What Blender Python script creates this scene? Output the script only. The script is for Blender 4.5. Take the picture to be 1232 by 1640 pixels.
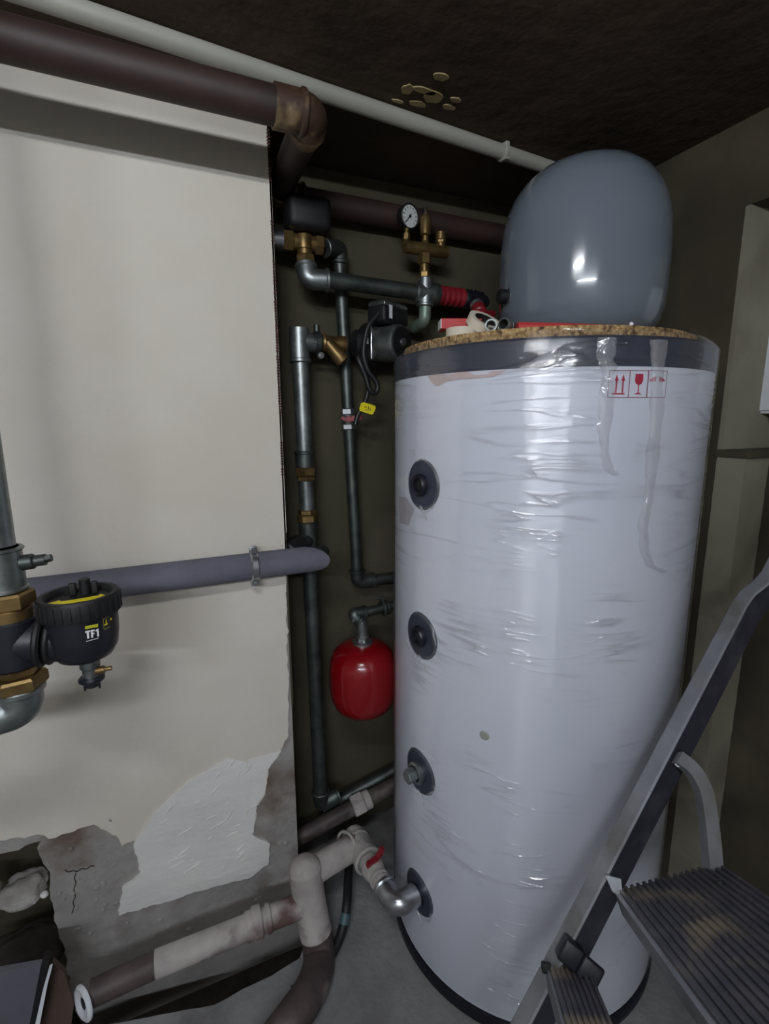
import bpy, bmesh, math, random
from mathutils import Vector, Matrix, noise
for o in list(bpy.data.objects): bpy.data.objects.remove(o, do_unlink=True)
sc = bpy.context.scene
C = sc.collection
random.seed(7)
PI = math.pi
# ------------------------------------------------------------------ camera
F = 785.26; PITCH = math.radians(10.467); ROLL = math.radians(-.276); YAW = math.radians(23.47); CZ = 1.37
def px_ray(x, y):
    u = x - 616; v = 820 - y
    c, s = math.cos(ROLL), math.sin(ROLL)
    u, v = c*u - s*v, s*u + c*v
    fw = F*math.cos(PITCH) + v*math.sin(PITCH); up = -F*math.sin(PITCH) + v*math.cos(PITCH)
    return Vector((u*math.cos(YAW) + fw*math.sin(YAW), -u*math.sin(YAW) + fw*math.cos(YAW), up))
CAMP = Vector((0, 0, CZ))
def at(x, y, X=None, Y=None, Z=None):
    r = px_ray(x, y)
    t = X/r.x if X is not None else (Y/r.y if Y is not None else (Z - CZ)/r.z)
    return CAMP + r*t
o0 = px_ray(616, 820); ax_r = (px_ray(617, 820) - o0).normalized(); ax_u = (px_ray(616, 819) - o0).normalized(); ax_f = o0.normalized()
cam = bpy.data.cameras.new('camera'); camo = bpy.data.objects.new('camera', cam); C.objects.link(camo)
cam.sensor_fit = 'VERTICAL'; cam.sensor_height = 36; cam.lens = 36*F/1640; cam.clip_start = .02
m = Matrix((ax_r, ax_u, -ax_f)).transposed().to_4x4(); m.translation = CAMP
camo.matrix_world = m
sc.camera = camo
# ------------------------------------------------------------------ world, lights, exposure
w = bpy.data.worlds.new('world'); sc.world = w; w.use_nodes = True
w.node_tree.nodes['Background'].inputs[0].default_value = (.5, .55, .65, 1)
w.node_tree.nodes['Background'].inputs[1].default_value = .05
def area(name, loc, sx, sy, power, col, rot=(0, 0, 0)):
    l = bpy.data.lights.new(name, 'AREA'); l.shape = 'RECTANGLE'; l.size = sx; l.size_y = sy; l.energy = power; l.color = col
    o = bpy.data.objects.new(name, l); C.objects.link(o); o.location = loc; o.rotation_euler = rot
    return o
LAMP = Vector((-.20, -.10, 1.985))
LAMP_P = 11.5; FAR_P = 50.0      # watts given off by the two tube lamps built at the end
sc.view_settings.view_transform = 'Standard'; sc.view_settings.look = 'None'
sc.view_settings.exposure = .45; sc.view_settings.gamma = 1; sc.view_settings.use_curve_mapping = False

# ------------------------------------------------------------------ materials
def srgb(r, g, b):
    f = lambda c: (c/255/12.92) if c/255 <= .04045 else ((c/255 + .055)/1.055)**2.4
    return (f(r), f(g), f(b), 1)
MATS = {}
def mat(name, c1, c2=None, rough=.5, metal=0, scale=8, bump=0, bscale=60, coat=0, stretch=(1, 1, 1), lo=.35, hi=.65, detail=6, spec=.5, c3=None, s3=3, rough2=None):
    if name in MATS: return MATS[name]
    M = bpy.data.materials.new(name); M.use_nodes = True; n = M.node_tree.nodes; L = M.node_tree.links
    b = n['Principled BSDF']; b.inputs['Roughness'].default_value = rough; b.inputs['Metallic'].default_value = metal
    b.inputs['Coat Weight'].default_value = coat; b.inputs['Specular IOR Level'].default_value = spec
    b.inputs['Base Color'].default_value = c1
    tc = n.new('ShaderNodeTexCoord'); mp = n.new('ShaderNodeMapping'); mp.inputs['Scale'].default_value = stretch
    L.new(tc.outputs['Object'], mp.inputs['Vector'])
    if c2:
        nz = n.new('ShaderNodeTexNoise'); nz.inputs['Scale'].default_value = scale; nz.inputs['Detail'].default_value = detail
        L.new(mp.outputs['Vector'], nz.inputs['Vector'])
        r = n.new('ShaderNodeValToRGB'); r.color_ramp.elements[0].position = lo; r.color_ramp.elements[1].position = hi
        r.color_ramp.elements[0].color = c1; r.color_ramp.elements[1].color = c2
        L.new(nz.outputs['Fac'], r.inputs['Fac']); out = r.outputs['Color']
        if c3:
            n3 = n.new('ShaderNodeTexNoise'); n3.inputs['Scale'].default_value = s3; n3.inputs['Detail'].default_value = 8
            L.new(mp.outputs['Vector'], n3.inputs['Vector'])
            r3 = n.new('ShaderNodeValToRGB'); r3.color_ramp.elements[0].position = .52; r3.color_ramp.elements[1].position = .66
            L.new(n3.outputs['Fac'], r3.inputs['Fac'])
            mx = n.new('ShaderNodeMix'); mx.data_type = 'RGBA'; mx.inputs[7].default_value = c3
            L.new(r3.outputs['Color'], mx.inputs[0]); L.new(out, mx.inputs[6]); out = mx.outputs[2]
        L.new(out, b.inputs['Base Color'])
        if rough2 is not None:
            mr = n.new('ShaderNodeMapRange'); mr.inputs['To Min'].default_value = rough; mr.inputs['To Max'].default_value = rough2
            L.new(nz.outputs['Fac'], mr.inputs['Value']); L.new(mr.outputs['Result'], b.inputs['Roughness'])
    if bump:
        nb = n.new('ShaderNodeTexNoise'); nb.inputs['Scale'].default_value = bscale; nb.inputs['Detail'].default_value = 5
        L.new(mp.outputs['Vector'], nb.inputs['Vector'])
        bp = n.new('ShaderNodeBump'); bp.inputs['Strength'].default_value = bump; bp.inputs['Distance'].default_value = .01
        L.new(nb.outputs['Fac'], bp.inputs['Height']); L.new(bp.outputs['Normal'], b.inputs['Normal'])
    MATS[name] = M
    return M
M_PAINT = mat('painted_plaster', srgb(209, 202, 190), srgb(218, 212, 202), .85, scale=3, bump=.12, bscale=45)
M_FRESH = mat('fresh_plaster', srgb(220, 218, 215), srgb(230, 228, 225), .8, scale=5, bump=.35, bscale=14, stretch=(1, 1, 2.2))
M_CEMENT = mat('grey_cement', srgb(146, 143, 140), srgb(166, 162, 158), .92, scale=9, bump=.6, bscale=30, c3=srgb(104, 90, 80), s3=5)
M_NICHE = mat('olive_cement', srgb(64, 61, 46), srgb(76, 71, 56), .95, scale=4, bump=.3, bscale=25, c3=srgb(86, 78, 66), s3=2.3)
M_CEIL = mat('sooty_ceiling', srgb(70, 57, 45), srgb(84, 69, 55), .95, scale=5, bump=.35, bscale=20, c3=srgb(64, 56, 43), s3=2)
M_RIGHT = mat('dark_wall_cement', srgb(60, 54, 42), srgb(70, 63, 49), .95, scale=4, bump=.3, bscale=22, c3=srgb(80, 73, 57), s3=3)
M_JAMB = mat('pale_render', srgb(126, 122, 106), srgb(140, 135, 118), .92, scale=4, bump=.3, bscale=25, c3=srgb(106, 99, 85), s3=3)
M_FLOOR = mat('floor_concrete', srgb(120, 120, 120), srgb(142, 142, 143), .9, scale=6, bump=.4, bscale=40, c3=srgb(100, 98, 96), s3=5)
M_DIRT = mat('dark_earth', srgb(38, 34, 30), srgb(60, 54, 46), .98, scale=14, bump=.9, bscale=30)
M_ROOM = mat('room_render', srgb(186, 182, 174), srgb(196, 192, 184), .95, scale=3)
M_GALV = mat('galvanised_steel', srgb(120, 126, 126), srgb(165, 170, 170), .34, .9, scale=30, lo=.3, hi=.7, rough2=.5, bump=.05, bscale=120)
M_GALVD = mat('dark_galvanised_steel', srgb(70, 75, 74), srgb(104, 110, 107), .38, .85, scale=25, lo=.3, hi=.7, rough2=.55)
M_CHROME = mat('bright_zinc', srgb(175, 178, 182), srgb(205, 208, 212), .22, .95, scale=20, rough2=.4)
M_BRASS = mat('brass', srgb(108, 88, 54), srgb(142, 118, 76), .36, .8, scale=25, rough2=.5)
M_BLACK = mat('black_plastic', srgb(22, 23, 32), srgb(28, 29, 38), .42, scale=30)
M_BLACKM = mat('matt_black_plastic', srgb(16, 16, 19), None, .6)
M_RUBBER = mat('black_rubber', srgb(24, 24, 26), None, .5)
M_FOAM = mat('grey_foam', srgb(92, 92, 104), srgb(104, 104, 116), .85, scale=12, bump=.15, bscale=90)
M_BROWN = mat('brown_painted_steel', srgb(46, 31, 29), srgb(56, 39, 35), .6, scale=10, c3=srgb(38, 28, 26), s3=6)
M_RUSTY = mat('flaking_painted_fitting', srgb(62, 42, 30), srgb(132, 112, 82), .6, scale=17, lo=.44, hi=.60, bump=.2)
M_PVC = mat('white_plastic', srgb(172, 172, 164), srgb(158, 158, 148), .5, scale=4)
M_WHITE = mat('white_enamel', srgb(214, 218, 232), srgb(222, 226, 238), .38, scale=2)
M_NAVY = mat('dark_navy_plastic', srgb(44, 48, 64), srgb(54, 58, 76), .42, scale=8)
M_BASE = mat('black_base', srgb(22, 22, 34), None, .4)
M_GREY = mat('grey_enamel', srgb(108, 117, 128), srgb(114, 123, 134), .16, scale=2, coat=.4)
M_RED = mat('red_enamel', srgb(132, 8, 18), srgb(124, 8, 16), .22, scale=3, coat=.3)
M_REDP = mat('dark_red_plastic', srgb(120, 22, 32), srgb(140, 30, 40), .45, scale=10)
M_REDC = mat('red_card', srgb(176, 52, 52), srgb(186, 62, 60), .6, scale=20)
M_REDINK = mat('red_ink', srgb(176, 24, 60), None, .5)
M_FRAMEINK = mat('maroon_ink', srgb(128, 46, 70), None, .5)
M_CHIP = mat('chipboard', srgb(140, 106, 66), srgb(196, 166, 116), .85, scale=140, lo=.35, hi=.62, bump=.8, bscale=150, c3=srgb(92, 66, 42), s3=95)
M_CREAM = mat('cream_tape', srgb(214, 206, 190), srgb(200, 192, 172), .6, scale=12)
M_TAPE = mat('peach_paper', srgb(206, 186, 184), srgb(196, 178, 176), .5, scale=8)
M_ALU = mat('aluminium', srgb(128, 130, 136), srgb(150, 152, 157), .42, .35, scale=14, stretch=(1, 1, 1), c3=srgb(120, 118, 116), s3=8, rough2=.55)
M_TREAD = mat('dirty_aluminium_tread', srgb(80, 80, 90), srgb(104, 102, 106), .55, .4, scale=26, c3=srgb(156, 144, 126), s3=11)
M_DUSTY = mat('plaster_splashed_pipe', srgb(186, 180, 176), srgb(160, 152, 150), .8, scale=16, c3=srgb(96, 74, 72), s3=9, bump=.3, bscale=40)
M_OLDPIPE = mat('old_dark_pipe', srgb(60, 50, 50), srgb(84, 72, 70), .6, scale=14, c3=srgb(132, 124, 120), s3=7, bump=.25, bscale=40)
M_MORTAR = mat('mortar_lump', srgb(150, 146, 142), srgb(176, 172, 168), .92, scale=12, bump=.8, bscale=30)
M_YELLOW = mat('yellow_label', srgb(222, 206, 20), None, .5)
M_LIME = mat('lime_label', srgb(176, 178, 40), None, .5)
M_INKW = mat('white_ink', srgb(228, 228, 228), None, .5)
M_INKK = mat('black_ink', srgb(30, 26, 24), None, .5)
M_DIAL = mat('dial_face', srgb(214, 218, 218), None, .35)
M_VERD = mat('verdigris_steel', srgb(110, 136, 118), srgb(150, 160, 150), .5, .5, scale=30)
M_BEAD = mat('bead_mesh_maroon', srgb(86, 44, 40), srgb(56, 40, 36), .8, scale=40)
M_YSPOT = mat('flaked_pale_plaster', srgb(168, 152, 108), srgb(150, 136, 98), .9, scale=60)
M_SHEET = mat('grey_panel', srgb(88, 88, 96), srgb(98, 98, 106), .7, scale=6)
M_BRWN = mat('brown_board', srgb(70, 56, 48), srgb(84, 68, 58), .8, scale=10)
M_NAIL = mat('white_painted_steel', srgb(226, 230, 236), None, .35)
# clear stretch film: see-through, with sparse glossy creases
def film_mat(name, body, tint, sx, crease=.25, rough=.12, aniso=0.0):
    M = bpy.data.materials.new(name); M.use_nodes = True; n = M.node_tree.nodes; L = M.node_tree.links
    n.remove(n['Principled BSDF'])
    out = n['Material Output']; tr = n.new('ShaderNodeBsdfTransparent'); tr.inputs[0].default_value = (1, 1, 1, 1)
    gl = n.new('ShaderNodeBsdfGlossy'); gl.inputs['Roughness'].default_value = rough; gl.inputs['Color'].default_value = (1, 1, 1, 1)
    if aniso:
        gl.inputs['Anisotropy'].default_value = aniso; tg_ = n.new('ShaderNodeTangent'); tg_.direction_type = 'RADIAL'; tg_.axis = 'Z'; L.new(tg_.outputs[0], gl.inputs['Tangent'])
    df = n.new('ShaderNodeBsdfDiffuse'); df.inputs['Color'].default_value = tint
    tc = n.new('ShaderNodeTexCoord'); mp = n.new('ShaderNodeMapping'); mp.inputs['Scale'].default_value = sx; mp.inputs['Rotation'].default_value = (.07, -.06, 0)
    L.new(tc.outputs['Object'], mp.inputs['Vector'])
    def math_(op, a, b=None):
        q = n.new('ShaderNodeMath'); q.operation = op; q.use_clamp = op in ('SUBTRACT',) and False
        for k, x in enumerate((a, b)):
            if x is None: continue
            if isinstance(x, (int, float)): q.inputs[k].default_value = x
            else: L.new(x, q.inputs[k])
        return q.outputs[0]
    def nz(sc_, det, vec, dist=0.0):
        q = n.new('ShaderNodeTexNoise'); q.inputs['Scale'].default_value = sc_; q.inputs['Detail'].default_value = det; q.inputs['Distortion'].default_value = dist
        L.new(vec, q.inputs['Vector']); return q.outputs['Fac']
    ridge = math_('SUBTRACT', 1.0, math_('MINIMUM', math_('MULTIPLY', math_('ABSOLUTE', math_('SUBTRACT', nz(4, 2, mp.outputs['Vector'], .5), .5)), 16.0), 1.0))
    mk = n.new('ShaderNodeMapRange'); mk.inputs['From Min'].default_value = .48; mk.inputs['From Max'].default_value = .66
    sp_ = n.new('ShaderNodeSeparateXYZ'); L.new(tc.outputs['Object'], sp_.inputs[0])
    L.new(math_('ADD', nz(6, 3, tc.outputs['Object']), math_('MULTIPLY', math_('SUBTRACT', sp_.outputs['Z'], .95), .10)), mk.inputs['Value'])
    hgt = math_('ADD', math_('MULTIPLY', ridge, mk.outputs['Result']), math_('MULTIPLY', nz(9, 2, mp.outputs['Vector']), .35))
    bp = n.new('ShaderNodeBump'); bp.inputs['Strength'].default_value = crease; bp.inputs['Distance'].default_value = .008
    L.new(hgt, bp.inputs['Height']); L.new(bp.outputs['Normal'], gl.inputs['Normal'])
    lw = n.new('ShaderNodeLayerWeight'); lw.inputs['Blend'].default_value = .5
    fr = math_('ADD', math_('MULTIPLY', math_('POWER', lw.outputs['Facing'], 5.0), .55), .10)
    m1 = n.new('ShaderNodeMixShader'); m1.inputs[0].default_value = body
    L.new(tr.outputs[0], m1.inputs[1]); L.new(df.outputs[0], m1.inputs[2])
    m2 = n.new('ShaderNodeMixShader'); L.new(fr, m2.inputs[0]); L.new(m1.outputs[0], m2.inputs[1]); L.new(gl.outputs[0], m2.inputs[2])
    if aniso:      # sharp glints along the creases
        g2 = n.new('ShaderNodeBsdfGlossy'); g2.inputs['Roughness'].default_value = .16
        b2 = n.new('ShaderNodeBump'); b2.inputs['Strength'].default_value = 1.0; b2.inputs['Distance'].default_value = .012
        L.new(hgt, b2.inputs['Height']); L.new(b2.outputs['Normal'], g2.inputs['Normal'])
        m3 = n.new('ShaderNodeMixShader'); L.new(math_('MULTIPLY', math_('MULTIPLY', ridge, mk.outputs['Result']), .22), m3.inputs[0])
        L.new(m2.outputs[0], m3.inputs[1]); L.new(g2.outputs[0], m3.inputs[2]); m2 = m3
    L.new(m2.outputs[0], out.inputs[0])
    return M
M_FILM = film_mat('clear_stretch_film', .02, (.8, .8, .86, 1), (1.0, 1.0, 7), .30, .16, .88)
M_FOLD = film_mat('bunched_stretch_film', .24, (.72, .72, .78, 1), (4, 4, 4), .5, .15)
M_GLASS = film_mat('gauge_glass', .0, (1, 1, 1, 1), (.1, .1, .1), .0, .05)

# ------------------------------------------------------------------ mesh kit
def frame(d):
    d = Vector(d).normalized(); a = Vector((0, 0, 1)) if abs(d.z) < .9 else Vector((1, 0, 0))
    u = d.cross(a).normalized(); v = d.cross(u).normalized()
    return u, v, d
class MB:
    def __init__(s): s.v = []; s.f = []
    def add(s, V, Fc):
        k = len(s.v); s.v += [Vector(p) for p in V]; s.f += [tuple(i + k for i in f) for f in Fc]; return s
    def lathe(s, prof, p0, d=(0, 0, 1), seg=28, rot=0):
        u, v, d = frame(d); p0 = Vector(p0); V = []; Fc = []
        for r, h in prof:
            for i in range(seg):
                a = 2*PI*i/seg + rot; V.append(p0 + d*h + (u*math.cos(a) + v*math.sin(a))*max(r, 1e-5))
        for j in range(len(prof) - 1):
            for i in range(seg):
                k = (i + 1) % seg; Fc.append((j*seg + i, j*seg + k, (j + 1)*seg + k, (j + 1)*seg + i))
        return s.add(V, Fc)
    def cyl(s, p0, p1, r, seg=20, r2=None, b=0):
        p0 = Vector(p0); p1 = Vector(p1); h = (p1 - p0).length; r2 = r if r2 is None else r2
        if b: prof = [(0, 0), (r - b, 0), (r, b), (r2, h - b), (r2 - b, h), (0, h)]
        else: prof = [(0, 0), (r, 0), (r2, h), (0, h)]
        return s.lathe(prof, p0, p1 - p0, seg)
    def hexn(s, p0, p1, r, rot=0):
        p0 = Vector(p0); p1 = Vector(p1); h = (p1 - p0).length; c = r*.1
        return s.lathe([(0, 0), (r*.9, 0), (r, c), (r, h - c), (r*.9, h), (0, h)], p0, p1 - p0, 6, rot)
    def ring(s, p, d, R, r, seg=28, t=10):
        u, v, d = frame(d); p = Vector(p); V = []; Fc = []
        for i in range(seg):
            a = 2*PI*i/seg; e = u*math.cos(a) + v*math.sin(a)
            for j in range(t):
                b = 2*PI*j/t; V.append(p + e*(R + r*math.cos(b)) + d*r*math.sin(b))
        for i in range(seg):
            for j in range(t):
                Fc.append((i*t + j, i*t + (j + 1) % t, ((i + 1) % seg)*t + (j + 1) % t, ((i + 1) % seg)*t + j))
        return s.add(V, Fc)
    def tube(s, pts, r, seg=16, fil=0, n=8, rr=None, cap=True):
        P = [Vector(p) for p in pts]
        if fil:
            Q = [P[0]]
            for i in range(1, len(P) - 1):
                a, b, c = P[i-1], P[i], P[i+1]; t = min(fil, (a-b).length*.49, (c-b).length*.49)
                p = b + (a-b).normalized()*t; q = b + (c-b).normalized()*t
                for k in range(n + 1):
                    x = k/n; Q.append(p*(1-x)**2 + b*2*x*(1-x) + q*x*x)
            P = Q + [P[-1]]
        T = []
        for i in range(len(P)):
            a = P[max(i-1, 0)]; b = P[min(i+1, len(P)-1)]; T.append((b-a).normalized())
        u, v, _ = frame(T[0]); V = []; Fc = []
        for i, p in enumerate(P):
            if i:
                q = T[i-1].rotation_difference(T[i]); u = q @ u; v = q @ v
            ri = rr(i/(len(P)-1)) if rr else r
            for k in range(seg):
                a = 2*PI*k/seg; V.append(p + (u*math.cos(a) + v*math.sin(a))*ri)
        for i in range(len(P) - 1):
            for k in range(seg):
                l = (k+1) % seg; Fc.append((i*seg+k, i*seg+l, (i+1)*seg+l, (i+1)*seg+k))
        if cap:
            Fc.append(tuple(range(seg))[::-1]); Fc.append(tuple((len(P)-1)*seg + k for k in range(seg)))
        return s.add(V, Fc)
    def box(s, c, sz, ax=None, b=0):
        ax = ax or (Vector((1, 0, 0)), Vector((0, 1, 0)), Vector((0, 0, 1)))
        bm = bmesh.new(); bmesh.ops.create_cube(bm, size=1)
        for q in bm.verts: q.co = Vector((q.co.x*sz[0], q.co.y*sz[1], q.co.z*sz[2]))
        if b: bmesh.ops.bevel(bm, geom=list(bm.edges), offset=b, segments=3, affect='EDGES', profile=.5)
        bm.verts.index_update(); c = Vector(c)
        V = [c + ax[0]*q.co.x + ax[1]*q.co.y + ax[2]*q.co.z for q in bm.verts]; Fc = [[q.index for q in f.verts] for f in bm.faces]
        bm.free(); return s.add(V, Fc)
    def prism(s, poly, d):            # planar 3-D polygon swept by vector d
        n = len(poly); d = Vector(d); V = [Vector(p) for p in poly] + [Vector(p) + d for p in poly]
        Fc = [tuple(range(n)), tuple(range(2*n - 1, n - 1, -1))] + [(i, i + n, (i+1) % n + n, (i+1) % n) for i in range(n)]
        return s.add(V, Fc)
ROOT = {}
def build(name, mb, mt, parent=None, ang=35, tri=False, smooth=True, sub=0):
    me = bpy.data.meshes.new(name)
    o = bpy.data.objects.new(name, me); C.objects.link(o)
    if parent is not None:
        root = ROOT[parent.name]; off = root; o.parent = parent; ROOT[o.name] = root
    else:
        xs = [p.x for p in mb.v]; ys = [p.y for p in mb.v]; zs = [p.z for p in mb.v]
        off = Vector(((min(xs)+max(xs))/2, (min(ys)+max(ys))/2, min(zs))); o.location = off; ROOT[o.name] = off
    me.from_pydata([tuple(p - off) for p in mb.v], [], mb.f)
    bm = bmesh.new(); bm.from_mesh(me); bmesh.ops.remove_doubles(bm, verts=bm.verts, dist=1e-5)
    bmesh.ops.recalc_face_normals(bm, faces=bm.faces)
    if tri: bmesh.ops.triangulate(bm, faces=[f for f in bm.faces if len(f.verts) > 4])
    bm.to_mesh(me); bm.free()
    me.materials.append(mt)
    if smooth:
        me.polygons.foreach_set('use_smooth', [True]*len(me.polygons)); me.set_sharp_from_angle(angle=math.radians(ang))
    if sub:
        md = o.modifiers.new('sub', 'SUBSURF'); md.levels = sub; md.render_levels = sub
    return o
def tag(o, label, cat, group=None):
    o['label'] = label; o['category'] = cat
    if group: o['group'] = group
    return o
def thing(name, label, cat, loc, group=None):
    o = bpy.data.objects.new(name, None); C.objects.link(o); o.location = loc; o.empty_display_size = .05
    ROOT[o.name] = Vector(loc); return tag(o, label, cat, group)
def struct(name, mb, mt, **k):
    o = build(name, mb, mt, **k); o['kind'] = 'structure'; return o
def box2(x0, x1, y0, y1, z0, z1): return MB().box(((x0+x1)/2, (y0+y1)/2, (z0+z1)/2), (x1-x0, y1-y0, z1-z0))
def elbow(a, c, b, r, fil=None, bead=True):
    mb = MB(); a, c, b = Vector(a), Vector(c), Vector(b); mb.tube([a, c, b], r, 18, fil or r*1.7)
    if bead:
        mb.cyl(a, a + (c-a).normalized()*.010, r*1.16, 18, b=.002); mb.cyl(b, b + (c-b).normalized()*.010, r*1.16, 18, b=.002)
    return mb
def ragged(pts, step, amp, seed, closed=False):     # subdivide a 2-D outline with noise
    out = []; n = len(pts)
    for i in range(n if closed else n - 1):
        a = Vector(pts[i]); b = Vector(pts[(i+1) % n]); L = (b-a).length; k = max(1, int(L/step))
        nn = Vector((-(b-a).y, (b-a).x)).normalized() if L > 0 else Vector((0, 0))
        for j in range(k):
            p = a.lerp(b, j/k); d = amp*noise.noise(Vector((p.x*40 + seed, p.y*40, seed))) + amp*.6*noise.noise(Vector((p.x*110 + seed, p.y*110, seed)))
            out.append(p + nn*d)
    if not closed: out.append(Vector(pts[-1]))
    return out

# ------------------------------------------------------------------ the room
CEIL = 2.04; YW = 1.20; YB = 1.41; XC = at(445, 560, Y=1.20).x; XR = 1.255; YJ = .80; XRB = 1.46
# floor: slab with a trench along the chimney wall
fl = MB()
edge = [at(170, 1640, Z=0).to_2d(), at(343, 1610, Z=0).to_2d(), at(410, 1575, Z=0).to_2d(), at(480, 1536, Z=0).to_2d()]
outline = [(-2.3, -2.4), (1.7, -2.4), (1.7, 1.6), (.27, 1.6), (.27, 1.12), (.225, 1.07)] + [tuple(e) for e in reversed(edge)] + [(-.6, 1.09), (-2.3, 1.09)]
fl.prism([(x, y, 0) for x, y in ragged(outline, .03, .004, 3, True)], (0, 0, -.25))
struct('floor', fl, M_FLOOR, tri=True, smooth=False)
struct('floor_trench', box2(-2.3, .3, 1.0, 1.45, -.27, -.16), M_DIRT)
struct('ceiling', box2(-2.3, 1.7, -2.4, 1.6, CEIL, CEIL + .15), M_CEIL)
struct('wall_back', box2(-2.3, 1.7, YB, YB + .15, -.25, CEIL), M_NICHE)
struct('wall_behind', box2(-2.3, 1.7, -2.5, -2.4, 0, CEIL), M_ROOM)
struct('wall_side', box2(-2.4, -2.3, -2.4, 1.6, -.25, CEIL), M_ROOM)
# left wall: cement core with a broken hole at its foot
w2 = lambda x, y: (lambda q: (q.x, q.z))(at(x, y, Y=YW))
hole = [(-.9, .50), w2(-60, 1385), w2(0, 1367), w2(30, 1361), w2(64, 1347), w2(63, 1368), w2(78, 1398), w2(82, 1432), w2(88, 1475), w2(104, 1520), w2(112, 1580), (-.30, -.25)]
core = [(-2.3, -.25), (-2.3, CEIL), (XC - .004, CEIL), (XC - .004, -.25)] 
holer = ragged(hole, .012, .006, 11)
poly = [(-2.3, .52), (-2.3, CEIL), (XC - .003, CEIL), (XC - .003, -.25)] + [tuple(p) for p in reversed(holer)]
wl = MB().prism([(x, YW, z) for x, z in poly], (0, YB - YW, 0))
WL = struct('wall_left', wl, M_CEMENT, tri=True, smooth=False)
# plaster coat over the core with its broken lower edge
low = [w2(478 - 2, 760), w2(462, 1175), w2(445, 1210), w2(430, 1230), w2(424, 1270), w2(412, 1290), w2(405, 1335), w2(300, 1345), w2(215, 1345), w2(196, 1352), w2(186, 1338), w2(150, 1318), w2(110, 1330), w2(80, 1340), w2(62, 1335), w2(30, 1340), w2(0, 1346), w2(-60, 1350), (-.9, .55)]
low[0] = (XC, 1.10)
lowr = ragged(low, .010, .006, 5)
coat = [(XC, CEIL)] + [tuple(p) for p in lowr] + [(-2.3, .55), (-2.3, CEIL)]
pc = build('plaster_coat', MB().prism([(x, YW - .005, z) for x, z in coat], (0, .0049, 0)), M_PAINT, WL, tri=True, smooth=False)
# painted return of the corner above the broken part
build('corner_return', box2(XC - .004, XC, YW - .005, YB, .62, CEIL), M_NICHE, WL, smooth=False)
# trowelled fresh plaster patch, proud of the wall, with trowel ridges
patch = [w2(365, 1212), w2(395, 1218), w2(397, 1262), w2(396, 1300), w2(405, 1335), w2(432, 1348), w2(428, 1380), w2(400, 1402), w2(360, 1412), w2(310, 1425), w2(270, 1440), w2(205, 1457), w2(190, 1462), w2(196, 1420), w2(226, 1395), w2(214, 1350), w2(245, 1300), w2(300, 1250)]
pr = ragged(patch, .008, .004, 9, True)
build('plaster_patch', MB().prism([(p.x, YW - .0085, p.y) for p in pr], (0, .0084, 0)), M_FRESH, WL, tri=True, smooth=False)
patch2 = [w2(396, 1215), w2(450, 1200), w2(428, 1232), w2(424, 1270), w2(410, 1285), w2(406, 1330), w2(397, 1335)]
build('plaster_patch', MB().prism([(p.x, YW - .0068, p.y) for p in ragged(patch2, .008, .003, 2, True)], (0, .0064, 0)), M_FRESH, WL, tri=True, smooth=False)
rid = MB(); rr = random.Random(4)
for k in range(46):
    x = rr.uniform(235, 395); y = rr.uniform(1225, 1405)
    if (x - 235)*.9 + (y - 1225) < 95 or y > 1432 - (x - 235)*.1: continue
    a = rr.uniform(-1.05, -.35); L = rr.uniform(5, 34)
    p = at(x, y, Y=YW - .009); q = at(x + math.cos(a)*L, y + math.sin(a)*L, Y=YW - .009); mid = (p+q)/2 + Vector((rr.uniform(-.003, .003), 0, rr.uniform(-.003, .003)))
    rid.tube([p, mid, q], .002, 6, .01, 3, rr=lambda t: .0024*math.sin(PI*min(max(t, .04), .96)) + .0003)
tr_ = build('trowel_ridge', rid, M_FRESH, WL); tr_['kind'] = 'stuff'
# cracks and lumps in bare cement
cr = MB()
for pts in ([(104, 1393), (110, 1397), (117, 1394), (124, 1396), (131, 1391), (139, 1392), (144, 1387), (151, 1387)], [(122, 1398), (119, 1405), (122, 1414), (118, 1424), (121, 1436), (117, 1444), (119, 1453), (115, 1463)]):
    cr.tube([at(x, y, Y=YW - .0005) for x, y in pts], .0012, 6, .004)
build('crack', cr, M_DIRT, WL)
rr = random.Random(8); lump = MB()
for k in range(70):
    x = rr.uniform(90, 470); y = rr.uniform(1405, 1500) if rr.random() < .75 else rr.uniform(1300, 1400)
    if y < 1400 and 190 < x < 425: continue
    if y < 1470 and 190 < x < 400: continue
    p = at(x, y, Y=YW); r = rr.uniform(.003, .011)
    lump.lathe([(0, -r*.2), (r, 0), (r*.7, r*.5), (0, r*.6)], p, (rr.uniform(-.3, .3), -1, rr.uniform(-.3, .3)), 7, rr.random())
lm = build('mortar_crumb', lump, M_CEMENT, WL); lm['kind'] = 'stuff'
# perforated corner bead: rows of little maroon cells along the arris
bead = MB()
for a, b in ((208, 292), (352, 392), (415, 470), (480, 660), (705, 760)):
    z0 = at(440, b, Y=YW).z; z1 = at(440, a, Y=YW).z; n = int((z1 - z0)/.0062)
    for k in range(n):
        if (k*7 + int(a)) % 11 == 0: continue
        zz = z0 + (z1 - z0)*k/n; ww = .006 + .004*abs(noise.noise(Vector((zz*18, a, 0))))
        bead.box((XC - ww/2 + .0012, YW - .0055, zz), (ww, .0012, .0032))
bd = build('corner_bead', bead, M_BEAD, WL, smooth=False); bd['kind'] = 'stuff'
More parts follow.
